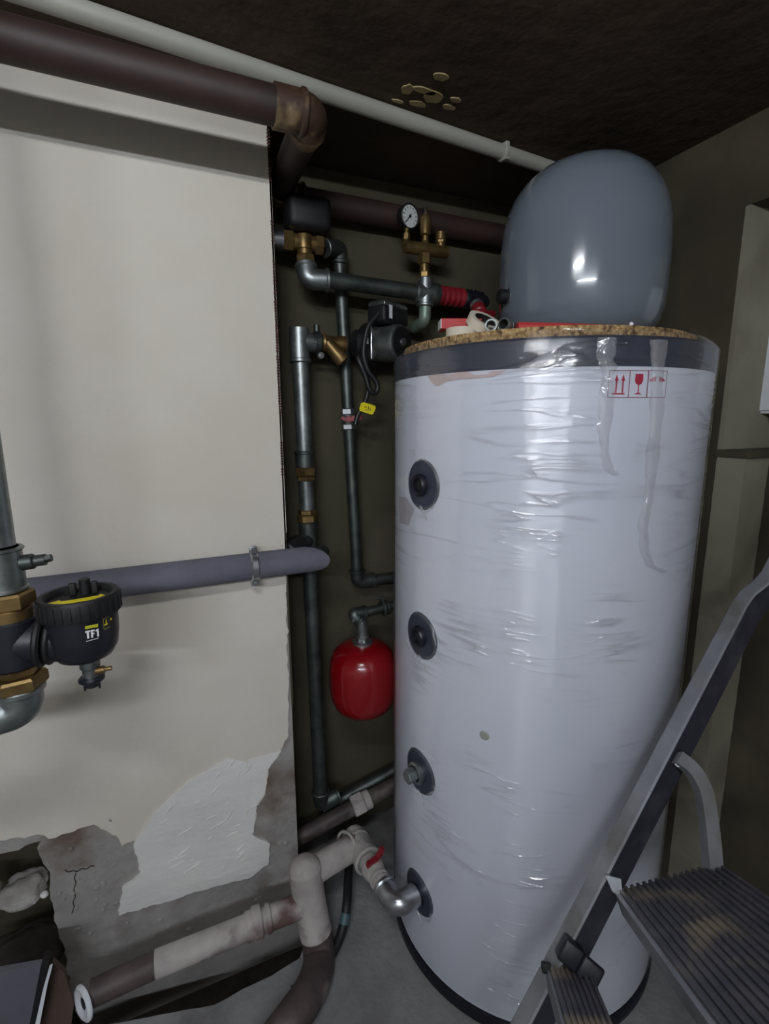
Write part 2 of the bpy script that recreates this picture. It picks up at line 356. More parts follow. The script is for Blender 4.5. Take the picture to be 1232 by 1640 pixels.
# right wall with its recess
wr = MB()
wr.box((XR + .2, (YJ + 1.6)/2, (CEIL - .25)/2), (.4, 1.6 - YJ, CEIL + .25))
WR = struct('wall_right', wr, M_RIGHT, smooth=False)
zlin = at(1190, 332, X=XR).z; zled = at(1150, 722, X=XR).z
build('lintel', box2(XR, XR + .45, -2.4, YJ, zlin, CEIL), M_RIGHT, WR, smooth=False)
build('recess_back', box2(XRB, XRB + .15, -2.4, YJ, -.1, zlin), M_JAMB, WR, smooth=False)
build('jamb', box2(XR + .001, XRB, YJ - .012, YJ + .001, zled, zlin), M_JAMB, WR, smooth=False)
xe = at(1210, 900, Y=YJ - .07).x
pier = [(XR + .0, .0), (xe, 0), (xe, zled - .012), (XR, zled - .012)]
build('pier', MB().prism([(p.x, YJ - .07, p.y) for p in ragged(pier, .02, .002, 6, True)], (0, .068, 0)), M_JAMB, WR, tri=True, smooth=False)
build('sill', box2(XR - .004, XRB, YJ - .078, YJ, zled - .014, zled + .004), M_RIGHT, WR, smooth=False)
build('recess_lower_back', box2(xe, XRB, YJ - .02, YJ + .02, -.1, zled - .014), M_RIGHT, WR, smooth=False)
build('recess_dado', box2(xe + .05, XRB, -2.4, YJ - .02, -.1, zled - .014), M_RIGHT, WR, smooth=False)
# flaked spots on the ceiling
CE = bpy.data.objects['ceiling']; rr = random.Random(2)
for (x, y, a, b) in ((706, 122, .011, .007), (652, 142, .008, .010), (679, 144, .018, .006), (694, 154, .014, .012), (669, 165, .013, .006), (730, 159, .009, .005), (719, 171, .010, .005), (637, 161, .009, .003)):
    c = at(x, y, Z=CEIL); pl = []
    for k in range(14):
        t = 2*PI*k/14; q = 1 + .35*noise.noise(Vector((math.cos(t)*2 + x, math.sin(t)*2, y)))
        pl.append((c.x + a*1.5*q*math.cos(t), c.y + b*1.5*q*math.sin(t), CEIL - .0022))
    build('plaster_flake', MB().prism(pl, (0, 0, .0022)), M_YSPOT, CE, tri=True, smooth=False)

# ------------------------------------------------------------------ the big tank
T = Vector((.829, .964, 0)); R = .35; ZB = .033; ZW = 1.461; ZT = 1.513
def cp(a, z, r=R): return Vector((T.x + r*math.cos(math.radians(a)), T.y + r*math.sin(math.radians(a)), z))
def oncyl(x, y, r=R):
    d = px_ray(x, y); n = d.to_2d(); c = T.to_2d(); a = n.dot(n); b = -2*n.dot(c); e = c.dot(c) - r*r
    t = (-b - math.sqrt(max(b*b - 4*a*e, 0)))/2/a; q = CAMP + d*t
    return math.degrees(math.atan2(q.y - T.y, q.x - T.x)), q.z
tank = thing('hot_water_tank', 'tall white cylindrical water tank wrapped in clear film with dark top band', 'water tank', T)
build('body', MB().lathe([(0, ZB), (R - .004, ZB), (R, ZB + .004), (R, ZW), (0, ZW)], T, seg=96), M_WHITE, tank)
build('top_band', MB().lathe([(R - .003, ZW - .002), (R + .0015, ZW), (R + .0015, ZT - .006), (R - .004, ZT - .001), (R - .012, ZT), (0, ZT)], T, seg=96), M_NAVY, tank)
build('base_ring', MB().lathe([(0, 0), (R + .001, 0), (R + .006, .004), (R + .006, .026), (R + .001, .034), (R - .01, .034)], T, seg=96), M_BASE, tank)
ANG = -171.3
nozz = [oncyl(x, y)[1] for x, y in ((674, 776), (676, 1019), (672, 1235), (671, 1430))]
out = Vector((math.cos(math.radians(ANG)), math.sin(math.radians(ANG)), 0))
def curved_disc(a0, z0, r0, r1, rad, th, seg=40):
    # annulus that follows the tank's curve
    mb = MB(); V = []; Fc = []
    for (rr_, off) in ((r0, 0), (r0, th), (r0 + .006, th + .002), (r1 - .004, th), (r1, 0)):
        for k in range(seg):
            t = 2*PI*k/seg; V.append(cp(a0 + math.degrees(rr_*math.cos(t)/rad), z0 + rr_*math.sin(t), rad + off))
    for j in range(4):
        for k in range(seg): Fc.append((j*seg + k, j*seg + (k+1) % seg, (j+1)*seg + (k+1) % seg, (j+1)*seg + k))
    return mb.add(V, Fc)
for i, z in enumerate(nozz):
    ro = build('port_rosette', curved_disc(ANG, z, .021, .054, R, .004), M_NAVY, tank)
    p = cp(ANG, z, R - .02)
    if i < 2:
        build('socket', MB().lathe([(.012, .0), (.015, .012), (.015, .034), (.020, .036), (.024, .030), (.024, .0)], p, out, 24), M_BASE, ro)
        build('socket_bore', MB().lathe([(0, .0265), (.0152, .0265)], p, out, 20), M_BLACKM, ro)
    elif i == 2:
        build('plug', MB().lathe([(.026, .0), (.026, .034), (.020, .036), (.019, .036)], p, out, 24).hexn(p + out*.034, p + out*.058, .017), M_GALV, ro)
    else:
        build('socket', MB().lathe([(.027, 0), (.027, .030), (.022, .032)], p, out, 24), M_BASE, ro)
# printed handling marks
def flat_on_tank(polys, lift=.0007):
    mb = MB()
    for pl in polys:
        V = [cp(a, z, R + lift) for a, z in pl]; mb.add(V, [tuple(range(len(V)))])
    return mb
def sym_box(px):
    (x0, y0), (x1, y1) = px
    a0, z1 = oncyl(x0, y0); a1, z0 = oncyl(x1, y1); return a0, a1, z0, z1
def fr(a0, a1, z0, z1, t=.0009):
    ta = math.degrees(t/R)
    return [[(a0, z0), (a1, z0), (a1, z0 + t), (a0, z0 + t)], [(a0, z1 - t), (a1, z1 - t), (a1, z1), (a0, z1)],
            [(a0, z0), (a0 + ta, z0), (a0 + ta, z1), (a0, z1)], [(a1 - ta, z0), (a1, z0), (a1, z1), (a1 - ta, z1)]]
def mark(name, px, shapes, lab):
    a0, a1, z0, z1 = sym_box(px)
    o = build(name, flat_on_tank(fr(a0, a1, z0, z1)), M_FRAMEINK, tank, smooth=False); o['label'] = lab
    g = lambda u, v: (a0 + (a1 - a0)*u, z0 + (z1 - z0)*v)
    build('printed_sign', flat_on_tank([[g(u, v) for u, v in s] for s in shapes]), M_REDINK, o, tri=True, smooth=False)
def arrow(u): return [[(u - .09, .62), (u + .09, .62), (u, .87)], [(u - .033, .18), (u + .033, .18), (u + .033, .62), (u - .033, .62)]]
mark('this_way_up_mark', ((976, 593), (1006.5, 637)), arrow(.37) + arrow(.68) + [[(.2, .12), (.8, .12), (.8, .17), (.2, .17)]], 'printed pair of red up arrows in a thin frame')
mark('fragile_mark', ((1009, 593), (1036, 637)), [[(.3, .87), (.29, .62), (.36, .51), (.5, .46), (.64, .51), (.71, .62), (.70, .87)], [(.475, .18), (.525, .18), (.525, .47), (.475, .47)], [(.3, .13), (.7, .13), (.6, .165), (.5, .19), (.4, .165)]], 'printed red wine glass in a thin frame')
um = [[(.10, .60)] + [(.5 - .40*math.cos(t), .60 + .18*math.sin(t)) for t in [PI*k/12 for k in range(1, 6)]] + [(.44, .775), (.40, .57), (.33, .63), (.26, .57), (.18, .62)],
      [(.56, .775)] + [(.5 + .40*math.cos(t), .60 + .18*math.sin(t)) for t in [PI*k/12 for k in range(5, 0, -1)]] + [(.90, .60), (.82, .62), (.74, .57), (.67, .63), (.60, .57)]]
mark('keep_dry_mark', ((1038.5, 593), (1065, 637)), um, 'printed red umbrella in a thin frame')
# torn paper under the film and stickers
tp = [(685, 600), (700, 597), (740, 596), (800, 594), (812, 592), (800, 600), (790, 604), (760, 606), (735, 608), (715, 611), (706, 617), (698, 618), (690, 610)]
build('torn_tape', flat_on_tank([[(a, min(z, ZW - .001)) for a, z in [oncyl(x, y) for x, y in tp]]], .001), M_TAPE, tank, tri=True, smooth=False)
tg = [(652, 760), (641, 766), (638, 775), (644, 784), (653, 795), (660, 797)]
build('sticker_tab', flat_on_tank([[oncyl(x, y) for x, y in tg]], .0012), M_NAIL, tank, tri=True, smooth=False)
tg = [(640, 795), (652, 797), (664, 815), (655, 842), (650, 840), (641, 838)]
build('torn_tape', flat_on_tank([[oncyl(x, y) for x, y in tg]], .0011), mat('grey_tape', srgb(186, 182, 190), None, .4), tank, tri=True, smooth=False)
a, z = oncyl(776, 1178)
build('cap_plug', MB().lathe([(0, .002), (.008, .002), (.0105, .0), (.011, -.002)], cp(a, z), cp(a, z) - T - Vector((0, 0, z)), 20), M_PVC, tank)
# stretch film shell with real wrinkles
fv = []; ff = []; NA, NZ = 220, 150
for j in range(NZ + 1):
    z = .05 + (ZT + .012 - .05)*j/NZ
    for i in range(NA):
        a = 2*PI*i/NA; x = a*R
        s = 1.6*noise.noise(Vector((math.cos(a)*2.2, math.sin(a)*2.2, z*26 + 1.2*math.sin(a*2)))) + .8*noise.noise(Vector((math.cos(a)*6, math.sin(a)*6, z*60)))
        k = .35 + .65*max(0, min(1, (z - .75)/.5))
        rad = R + .0042 + .0007*s*k
        if z > ZT - .004: rad -= .02*(z - ZT + .004)/.016
        fv.append(Vector((T.x + rad*math.cos(a), T.y + rad*math.sin(a), z)))
for j in range(NZ):
    for i in range(NA): k = (i+1) % NA; ff.append((j*NA+i, j*NA+k, (j+1)*NA+k, (j+1)*NA+i))
holes = [(ANG, z) for z in nozz]
def inhole(f):
    c = sum((fv[i] for i in f), Vector())/4; a = math.degrees(math.atan2(c.y - T.y, c.x - T.x))
    return any(math.hypot(math.radians(a - h[0])*R, c.z - h[1]) < .036 for h in holes)
ff = [f for f in ff if not inhole(f)]
build('plastic_wrap', MB().add(fv, ff), M_FILM, tank, ang=180)
# bunched seams of film hanging from the rim
for pts, wd in (([(972, 541), (969, 575), (974, 590), (970, 640), (966, 690), (968, 730), (975, 752), (985, 760)], .015),
                ([(1054, 545), (1053, 575), (1050, 600), (1050, 660), (1044, 720), (1038, 790), (1028, 840), (1030, 880), (1040, 905), (1062, 915)], .017)):
    c = [oncyl(x, y) for x, y in pts]; fine = []
    for k in range(len(c) - 1):
        for q in range(6): fine.append((c[k][0] + (c[k+1][0] - c[k][0])*q/6, c[k][1] + (c[k+1][1] - c[k][1])*q/6))
    fine.append(c[-1]); V = []; Fc = []; prof_ = ((-1, .0035), (-.55, .0050), (-.2, .0085), (.1, .0065), (.4, .0080), (1, .0035))
    for k, (a_, z_) in enumerate(fine):
        f_ = (1 + .35*noise.noise(Vector((k*.35, wd*900, 0))))*(1 - .5*k/len(fine))
        for q, (o_, h_) in enumerate(prof_):
            V.append(cp(a_ + math.degrees((o_*wd*f_ + .003*noise.noise(Vector((k*.4, q, 1))))/R), z_, R + h_ + .0012*noise.noise(Vector((k*.5, q*.9, 2)))))
    m_ = len(prof_)
    for k in range(len(fine) - 1):
        for q in range(m_ - 1): Fc.append((k*m_ + q, k*m_ + q + 1, (k+1)*m_ + q + 1, (k+1)*m_ + q))
    build('film_seam', MB().add(V, Fc), M_FOLD, tank, ang=180)
# crumpled film around the ports
rr = random.Random(3)
for i, z in enumerate(nozz):
    for k in range(2):
        t0 = rr.uniform(0, 2*PI); ln = rr.uniform(.02, .045)
        pts = []
        for q in range(5):
            t = t0 + (q - 2)*.22; r0 = .05 + .010*rr.random()
            pts.append(cp(ANG + math.degrees(r0*math.cos(t)/R), z + r0*math.sin(t), R + .006))
        build('film_tatter', MB().tube(pts, .003, 6, .01, 3, rr=lambda s:   .0005 + .0018*math.sin(PI*min(max(s, .02), .98))), M_FOLD, ro if False else tank, ang=180)
    pts = [cp(ANG + math.degrees(r0*math.cos(t)/R), z + r0*math.sin(t), R + .007) for r0, t in ((.044, -1.5), (.056, -1.35), (.066, -1.2), (.076, -1.25))]
    build('film_tatter', MB().tube(pts, .003, 6, .01, 3, rr=lambda s: .0028*(1 - s) + .0005), M_FOLD, tank, ang=180)

# chipboard disc
cb = MB(); pl = []
for k in range(64):
    t = 2*PI*k/64; q = .318 + .002*noise.noise(Vector((math.cos(t)*9, math.sin(t)*9, 1)))
    pl.append((T.x - .012 + q*math.cos(t), T.y + .0 + q*math.sin(t), ZT + .0005))
cb.prism(pl, (0, 0, .019)); ZC = ZT + .0196
tag(build('chipboard_disc', cb, M_CHIP, tri=True), 'round chipboard sheet lying on top of the tall white tank', 'board')

# grey expansion vessel on the board
VC = Vector((.925, .957, ZC)); VR = .186
gv = thing('expansion_vessel', 'large glossy grey rounded expansion vessel standing on the chipboard', 'pressure vessel', VC)
prof = [(0, .012), (.06, .010), (.10, .010), (.135, .018), (.160, .034), (.176, .058), (.184, .090), (VR, .125), (VR + .0012, .17), (VR + .0012, .19), (VR, .235), (.1835, .27), (.176, .305), (.162, .338), (.142, .366), (.115, .388), (.082, .403), (.045, .411), (0, .414)]
build('shell', MB().lathe(prof, VC, seg=72), M_GREY, gv, ang=80)
build('foot_ring', MB().lathe([(.10, 0), (.104, 0), (.104, .016), (.10, .016)], VC, seg=40), M_BLACKM, gv)
vn = at(803, 475, Y=1.0); vd = (vn - (VC + Vector((0, 0, vn.z - VC.z)))); vd.z = 0; vd.normalize()
vp = VC + Vector((0, 0, vn.z - VC.z)) + vd*(VR - .004)
st = build('inlet_stub', MB().lathe([(0, .022), (.014, .022), (.016, .020), (.016, 0)], vp, vd, 20), M_BLACKM, gv)
build('flange', MB().lathe([(.016, .004), (.0215, .004), (.0215, 0)], vp, vd, 24), M_GALV, st)

# bits lying on the board
def onb(x, r):
    d = px_ray(x, 530); n = d.to_2d(); c = Vector((T.x - .012, T.y)); a = n.dot(n); b = -2*n.dot(c); e = c.dot(c) - r*r
    t = (-b - math.sqrt(max(b*b - 4*a*e, 0)))/2/a; q = CAMP + d*t; return Vector((q.x, q.y, ZC))
sa = onb(828, .292); sb = onb(1034, .278)
dd = (sb - sa); L_ = dd.length; dd.normalize(); nn = Vector((-dd.y, dd.x, 0))
s_pts = [(0, .000, .013), (.35*L_, .000, .012), (.80*L_, .0, .009), (L_, .0, .006)]
mb = MB(); V = []; Fc = []
for (t, o_, h) in s_pts:
    b = sa + dd*t
    for (q, zz) in ((-.010, 0), (.010, 0), (.010, h), (-.004, h + .001), (-.010, h*.6)): V.append(b + nn*q + Vector((0, 0, zz + .0002)))
for i in range(3):
    for k in range(5): Fc.append((i*5 + k, i*5 + (k+1) % 5, (i+1)*5 + (k+1) % 5, (i+1)*5 + k))
Fc += [(0, 1, 2, 3, 4), (15, 16, 17, 18, 19)]
rt = thing('red_hand_tool', 'long tapered red plastic handle lying under the grey vessel', 'tool', sa)
build('handle', mb.add(V, Fc), M_REDC, rt)
bp_ = sa + dd*(.86*L_) + Vector((0, 0, .011)) - nn*.011
build('rivet', MB().lathe([(0, .003), (.003, .002), (.004, 0)], bp_, -nn, 12), M_NAIL, rt)
def onboard(x, r):               # point above the board edge that shows at column x
    d = px_ray(x, 540); n = d.to_2d(); c = Vector((T.x - .012, T.y)); a = n.dot(n); b = -2*n.dot(c); e = c.dot(c) - r*r
    t = (-b - math.sqrt(max(b*b - 4*a*e, 0)))/2/a; q = CAMP + d*t; return Vector((q.x, q.y, ZC))
# red carton propped on rolls of tape
cdx = Vector((.93, -.36, 0)).normalized(); cdy = Vector((-cdx.y, cdx.x, 0)); UZ = Vector((0, 0, 1))
q = onboard(736, .255); zc_ = at(735, 521, Y=q.y).z; rc = Vector((q.x, q.y, zc_))
carton = thing('red_carton', 'small flat red carton lying on rolls of tape beside the grey vessel', 'box', rc - UZ*.011)
build('sleeve', MB().box(rc, (.082, .040, .020), (cdx, cdy, UZ), .001), M_REDC, carton)
build('end_flap', MB().box(rc - cdx*.0416, (.0012, .039, .018), (cdx, cdy, UZ)), M_NAIL, carton)
def roll(px, rad, r0, r1, h, lab, tilt, dz, core):
    p = onboard(px, rad); t = thing('tape_roll', lab, 'tape roll', p, 'tape rolls on the board')
    d = Vector(tilt).normalized(); c = p + UZ*dz
    build('winding', MB().lathe([(r0 + .002, 0), (r1, 0), (r1, h), (r0 + .002, h), (r0 + .002, 0)], c, d, 36), M_CREAM, t)
    build('core', MB().lathe([(r0, -.0003), (r0 + .0025, -.0003), (r0 + .0025, h + .0003), (r0, h + .0003), (r0, -.0003)], c, d, 36), core, t)
roll(741, .262, .018, .034, zc_ - .0105 - ZC, 'cream tape roll lying flat under the red carton', (0, 0, 1), .0003, M_CREAM)
roll(772, .235, .022, .036, .018, 'cream tape roll leaning between red carton and steel nipples', (.10, -.60, .79), .0225, M_BLACKM)
def nipple(px, rad, r, ln, lab, az):
    p = onboard(px, rad); c = p + UZ*(r*1.14 + .0003); d = Vector((math.cos(az), math.sin(az), 0))
    t = thing('pipe_nipple', lab, 'pipe fitting', p, 'loose steel nipples on the board')
    build('barrel', MB().lathe([(r*.78, 0), (r, 0), (r, ln), (r*.78, ln), (r*.78, 0)], c, d, 24), M_GALVD, t)
    mb = MB()
    for k in range(5): mb.ring(c + d*(ln*.06 + k*.0028), d, r, .0012, 24, 6)
    build('thread', mb, M_GALV, t)
    build('collar', MB().lathe([(r, ln*.45), (r*1.14, ln*.47), (r*1.14, ln*.6), (r, ln*.62)], c, d, 24), M_GALVD, t)
nipple(786, .302, .0105, .032, 'short zinc pipe nipple lying nearest the leaning tape roll', math.radians(52))
nipple(806, .302, .0105, .046, 'zinc pipe nipple lying beside the red tool handle', math.radians(32))

# ------------------------------------------------------------------ ceiling pipes
zf = at(500, 185, Y=1.0).z; BP = .031
xe0 = at(500, 187, Y=1.0).x; yb_ = YB - .055
bpipe = thing('heating_main_pipe', 'thick brown painted steel pipe stepping back around the wall corner below ceiling', 'pipe', Vector((0, 1.0, zf - BP)))
fe = Vector((xe0, 1.0, zf)); be = Vector((xe0 + .004, yb_, zf))
build('front_run', MB().tube([(-2.25, 1.0, zf + .012), (xe0 - .045, 1.0, zf)], BP, 24), M_BROWN, bpipe)
build('elbow', elbow(fe + Vector((-.072, 0, 0)), fe, fe + Vector((0, .06, 0)), BP*1.14, .045, False).cyl(fe + Vector((-.026, 0, 0)), fe + Vector((-.012, 0, 0)), BP*1.24, 24, b=.004).cyl(fe + Vector((0, .028, 0)), fe + Vector((0, .040, 0)), BP*1.22, 24, b=.004), M_RUSTY, bpipe)
build('cross_run', MB().tube([fe + Vector((0, .05, 0)), be + Vector((0, -.05, 0))], BP, 24), M_BROWN, bpipe)
build('elbow', elbow(be + Vector((0, -.06, 0)), be, be + Vector((.07, 0, 0)), BP*1.14, .045, True), M_RUSTY, bpipe)
build('back_run', MB().tube([be + Vector((.06, 0, 0)), (XR - .005, yb_, zf - .004)], BP, 24), M_BROWN, bpipe)
wp_a = at(200, 42, Z=CEIL - .018); wp_b = at(830, 252, Z=CEIL - .018); wd_ = (wp_b - wp_a).normalized()
wpipe = thing('conduit_pipe', 'slim white plastic pipe clipped along the dark ceiling', 'pipe', Vector((wp_a.x, wp_a.y, CEIL - .035)))
build('pipe', MB().tube([wp_a - wd_*1.6, wp_b + wd_*.40], .0165, 20), M_PVC, wpipe)
for px in ((803, 246), (-160, -75)):
    q = at(*px, Z=CEIL - .018); q = wp_a + wd_*((q - wp_a).dot(wd_))
    sd = Vector((-wd_.y, wd_.x, 0))
    build('pipe_clip', MB().cyl(q - wd_*.006, q + wd_*.006, .0205, 24, b=.002).box(q + Vector((0, 0, .011)), (.012, .036, .014), (wd_, sd, Vector((0, 0, 1))), .002).box(q + Vector((0, 0, -.019)) - sd*.012, (.012, .014, .006), (wd_, sd, Vector((0, 0, 1))), .001), M_PVC, wpipe)

# ------------------------------------------------------------------ niche pipework
r42, r33 = .0212, .0168
YA = 1.30
XA = at(487, 700, Y=YA).x
zt = at(490, 548, Y=YA).z
top = at(478, 526, Y=YA).z
zbot = at(515, 1288, Y=YA).z
XA0 = at(480, 560, Y=YA).x; XA1 = at(514, 1270, Y=YA).x
def ap(z): return Vector((XA0 + (XA1 - XA0)*(zt - z)/(zt - zbot), YA, z))
zA = lambda y: at(490, y, Y=YA).z
ris = thing('galvanised_riser', 'tall galvanised steel riser pipe with brass unions next to the wall corner', 'pipe', Vector((XA1, YA, zbot - .02)))
build('upper_pipe', MB().tube([ap(zt - .03), ap(zA(738))], r42, 22), M_GALV, ris)
tee = MB().lathe([(0, 0), (r42*1.22, 0), (r42*1.22, top - zt + .052), (r42*1.05, top - zt + .054), (0, top - zt + .050)], ap(zt) - Vector((0, 0, .052)), (0, 0, 1), 22)
tee.cyl(ap(zt), ap(zt) + Vector((.045, 0, 0)), r42*1.1, 20).cyl(ap(zt - .052), ap(zt - .042), r42*1.36, 22, b=.002)
build('tee', tee, M_GALV, ris)
build('coupling', MB().cyl(ap(zA(722)), ap(zA(749)), r42*1.2, 22, b=.002).cyl(ap(zA(722)), ap(zA(727)), r42*1.35, 22, b=.002), M_GALVD, ris)
def union(mb_root, z1, z0, z2):
    build('brass_union', MB().hexn(ap(z1), ap(z0), r42*1.38, .3).hexn(ap(z0), ap(z2), r42*1.2, .1), M_BRASS, mb_root)
union(ris, zA(748), zA(762), zA(770))
build('middle_pipe', MB().tube([ap(zA(768)), ap(zA(818))], r42*.96, 22), M_GALV, ris)
union(ris, zA(836), zA(824), zA(816))
t2 = zA(864)
build('lower_tee', MB().cyl(ap(zA(836)), ap(zA(915)), r42*1.2, 22, b=.003).cyl(ap(t2), ap(t2) + Vector((-.030, -.035, -.004)), r42*1.0, 20, b=.002).cyl(ap(t2) + Vector((-.022, -.027, -.003)), ap(t2) + Vector((-.034, -.041, -.005)), r42*1.2, 20, b=.002).cyl(ap(zA(908)), ap(zA(915)), r42*1.32, 22, b=.002), M_GALVD, ris)
build('lower_pipe', MB().tube([ap(zA(910)), ap(zbot)], r42, 22), M_GALVD, ris)
build('foot_elbow', elbow(ap(zbot + .05), ap(zbot), ap(zbot) + Vector((.06, .0, .015)), r42*1.15), M_GALVD, ris)
# stub of insulation from lower tee into the wall
s0 = ap(t2) + Vector((-.030, -.036, -.004))
tag(build('pipe_insulation', MB().cyl(s0, Vector((XC + .004, YA - .075, s0.z - .01)), .030, 22, b=.004), M_RUBBER), 'short dark foam sleeve between wall corner and the galvanised tee', 'insulation')

# clamp screw fitting + Y strainer + pump in a row
zP = lambda x: at(x, 548 + (x - 490)*.035, Y=YA).z
def row(x, dz=0, dy=0):
    q = at(x, 548 + (x - 490)*.035, Y=YA); return Vector((q.x, YA + dy, q.z + dz))
strn = thing('strainer', 'brass angled strainer fitting between galvanised tee and pump', 'valve', row(535, -.05))
build('steel_union', MB().cyl(row(503), row(513), r42*1.35, 22, b=.003).cyl(row(499), row(503), r42*1.1, 22), M_GALVD, strn)
build('lug', MB().cyl(row(508, .026), row(508, .044), .008, 14, b=.001), M_GALVD, strn)
build('lug', MB().cyl(row(508, -.036, -.02), row(508, -.036, -.034), .0085, 14, b=.001).cyl(row(508, -.036, -.034), row(508, -.036, -.037), .004, 10), M_CHROME, strn)
build('body', MB().lathe([(0, 0), (.021, 0), (.024, .006), (.019, .016), (.018, .040), (.021, .052), (.020, .066), (0, .066)], row(515), (1, 0, .0), 24), M_BRASS, strn)
ya = row(523); build('branch', MB().lathe([(0, 0), (.017, .0), (.018, .030), (.020, .046), (.018, .062), (.010, .066), (0, .066)], ya + Vector((0, -.006, 0)), (.62, -.15, -.74), 22), M_BRASS, strn)
pmp = thing('circulation_pump', 'black and steel circulation pump tucked behind the tank rim', 'pump', row(632, -.06))
build('inlet_union', MB().cyl(row(566), row(583), .034, 24, b=.004).lathe([(.034, 0), (.037, .003), (.037, .010), (.034, .013)], row(568), (1, 0, 0), 12), M_BLACKM, pmp)
build('union_label', MB().box(row(579, .004, -.0345), (.013, .002, .016)), M_NAIL, pmp)
build('inlet_neck', MB().cyl(row(582), row(604), .020, 20), M_BLACKM, pmp)
pc_ = row(606); pd = Vector((.47, -.88, -.02)).normalized()
build('volute', MB().lathe([(0, 0), (.052, 0), (.060, .01), (.060, .035), (.052, .045), (0, .045)], pc_ - pd*.04, pd, 28), M_BLACKM, pmp)
fx = frame(pd); sx_ = Vector((pd.y, -pd.x, 0)).normalized()*-1; sz_ = Vector((0, 0, 1))
build('mounting_flange', MB().box(pc_ + pd*.010, (.092, .092, .010), (sx_, sz_, pd), .006), M_CHROME, pmp)
mo = build('motor', MB().lathe([(0, 0), (.046, 0), (.046, .030), (.047, .055), (.044, .064), (.038, .066), (0, .066)], pc_ + pd*.014, pd, 32), M_GALV, pmp)
build('front_plate', MB().lathe([(.040, 0), (.040, .003), (.036, .004), (.012, .004), (0, .004)], pc_ + pd*.080, pd, 32), M_BLACKM, mo)
build('vent_screw', MB().lathe([(.011, 0), (.010, .005), (.007, .006), (0, .006)], pc_ + pd*.0835, pd, 16), M_CHROME, mo)
for sx2 in (-1, 1):
    for sz2 in (-1, 1):
        build('bolt', MB().cyl(pc_ + sx_*sx2*.037 + sz_*sz2*.037 + pd*.014, pc_ + sx_*sx2*.037 + sz_*sz2*.037 + pd*.022, .0055, 10), M_GALVD, pmp)
tb = pc_ + pd*.035 + Vector((0, 0, .069))
bx = build('terminal_box', MB().box(tb, (.108, .060, .044), (sx_, pd, sz_), .008), M_BLACKM, pmp)
build('cover', MB().box(tb + Vector((0, 0, .025)), (.100, .056, .010), (sx_, pd, sz_), .003), M_GALV, bx)
mb = MB()
for k in range(18): mb.box(tb + Vector((0, 0, .0315)) + sx_*(-.045 + k*.0053), (.0018, .050, .004), (sx_, pd, sz_))
build('cooling_fin', mb, M_GALVD, bx, smooth=False)
build('white_label', MB().box(tb - sx_*.028 + pd*.0305 + Vector((0, 0, .005)), (.011, .002, .033), (sx_, pd, sz_)), M_NAIL, bx)
oq = pc_ + Vector((.075, -.01, .02))
build('outlet_fitting', MB().cyl(pc_ + Vector((.04, -.005, 0)), oq + Vector((.0, 0, -.02)), .018, 18).cyl(oq + Vector((0, 0, -.05)), oq + Vector((0, 0, .010)), .013, 16, b=.002).cyl(oq + Vector((0, 0, -.004)), oq + Vector((0, 0, .003)), .016, 16), M_GALVD, pmp)
# pump cable with its yellow tag
YK = 1.235
cab = thing('pump_cable', 'looped black power cable hanging below the pump with yellow tag', 'cable', at(570, 690, Y=YK))
cpts = [tb - sx_*.052 + pd*.01, at(589, 522, Y=YK), at(583, 550, Y=YK), at(582, 572, Y=YK), at(590, 596, Y=YK), at(600, 606, Y=YK), at(606, 618, Y=YK), at(603, 629, Y=YK), at(596, 630, Y=YK), at(590, 620, Y=YK), at(586, 603, Y=YK), at(578, 585, Y=YK), at(573, 572, Y=YK + .006), at(577, 570, Y=YK + .012), at(584, 588, Y=YK + .012), at(590, 612, Y=YK + .012), at(589, 632, Y=YK + .012), at(583, 648, Y=YK + .01), at(573, 664, Y=YK + .01), at(569, 680, Y=YK + .01)]
build('cable', MB().tube(cpts, .0066, 10, .018, 5), M_RUBBER, cab, ang=80)
pt = [at(x, y, Y=YK) for x, y in ((578, 645), (583, 644.5), (600, 650), (601, 654), (597, 663), (594, 664), (575.5, 658), (575, 654))]
tgp = build('tag', MB().prism([p + Vector((0, -.004, 0)) for p in pt], (0, .0015, 0)), M_YELLOW, cab, smooth=False); tgp['label'] = 'yellow cable tag'
mb = MB()
for dx, dy, w_, h_ in ((586, 652, 5, 1.0), (590.5, 653, 1.0, 5), (588, 656.5, 7, .9), (593, 656, 1, 4)):
    c = at(dx, dy, Y=YK - .0045); mb.box(c, (w_*.0016, .0006, h_*.0016))
build('tag_print', mb, M_INKK, tgp, smooth=False)

# pipe B, drop pipe with ball valve
YP = 1.345
bt = at(543, 402, Y=YP); bb = at(573, 932, Y=YP)
def bpnt(y): 
    k = (y - 402)/(932 - 402); q = at(543 + 30*k, y, Y=YP); return Vector((bt.x + (bb.x - bt.x)*((bt.z - q.z)/(bt.z - bb.z)), YP, q.z))
drp = thing('drop_pipe', 'thin galvanised drop pipe with red ball valve bending toward the tank', 'pipe', bb - Vector((0, 0, .02)))
build('pipe', MB().tube([bpnt(412), bpnt(920)], r33, 20), M_GALVD, drp)
vl = at(519, 397, Y=1.305)
build('top_elbow', elbow(vl, Vector((bt.x, YP - .01, bt.z + .004)), bpnt(420), r33*1.22, .045), M_GALVD, drp)
tgt = Vector((.82, YP + .002, at(640, 924, Y=YP).z))
bl = bpnt(932); e1 = bl + (tgt - bl).normalized()*.055
build('bottom_elbow', elbow(bpnt(912), bl, e1, r33*1.25, .035), M_GALVD, drp)
build('tank_run', MB().tube([e1 - (tgt - bl).normalized()*.02, tgt], r33, 18), M_GALVD, drp)
bv = build('ball_valve', MB().hexn(bpnt(654), bpnt(664), r33*1.35).lathe([(r33, 0), (r33*1.25, .006), (r33*1.38, .016), (r33*1.25, .026), (r33, .032)], bpnt(682), (0, 0, 1), 20).hexn(bpnt(679), bpnt(688), r33*1.35), M_CHROME, drp)
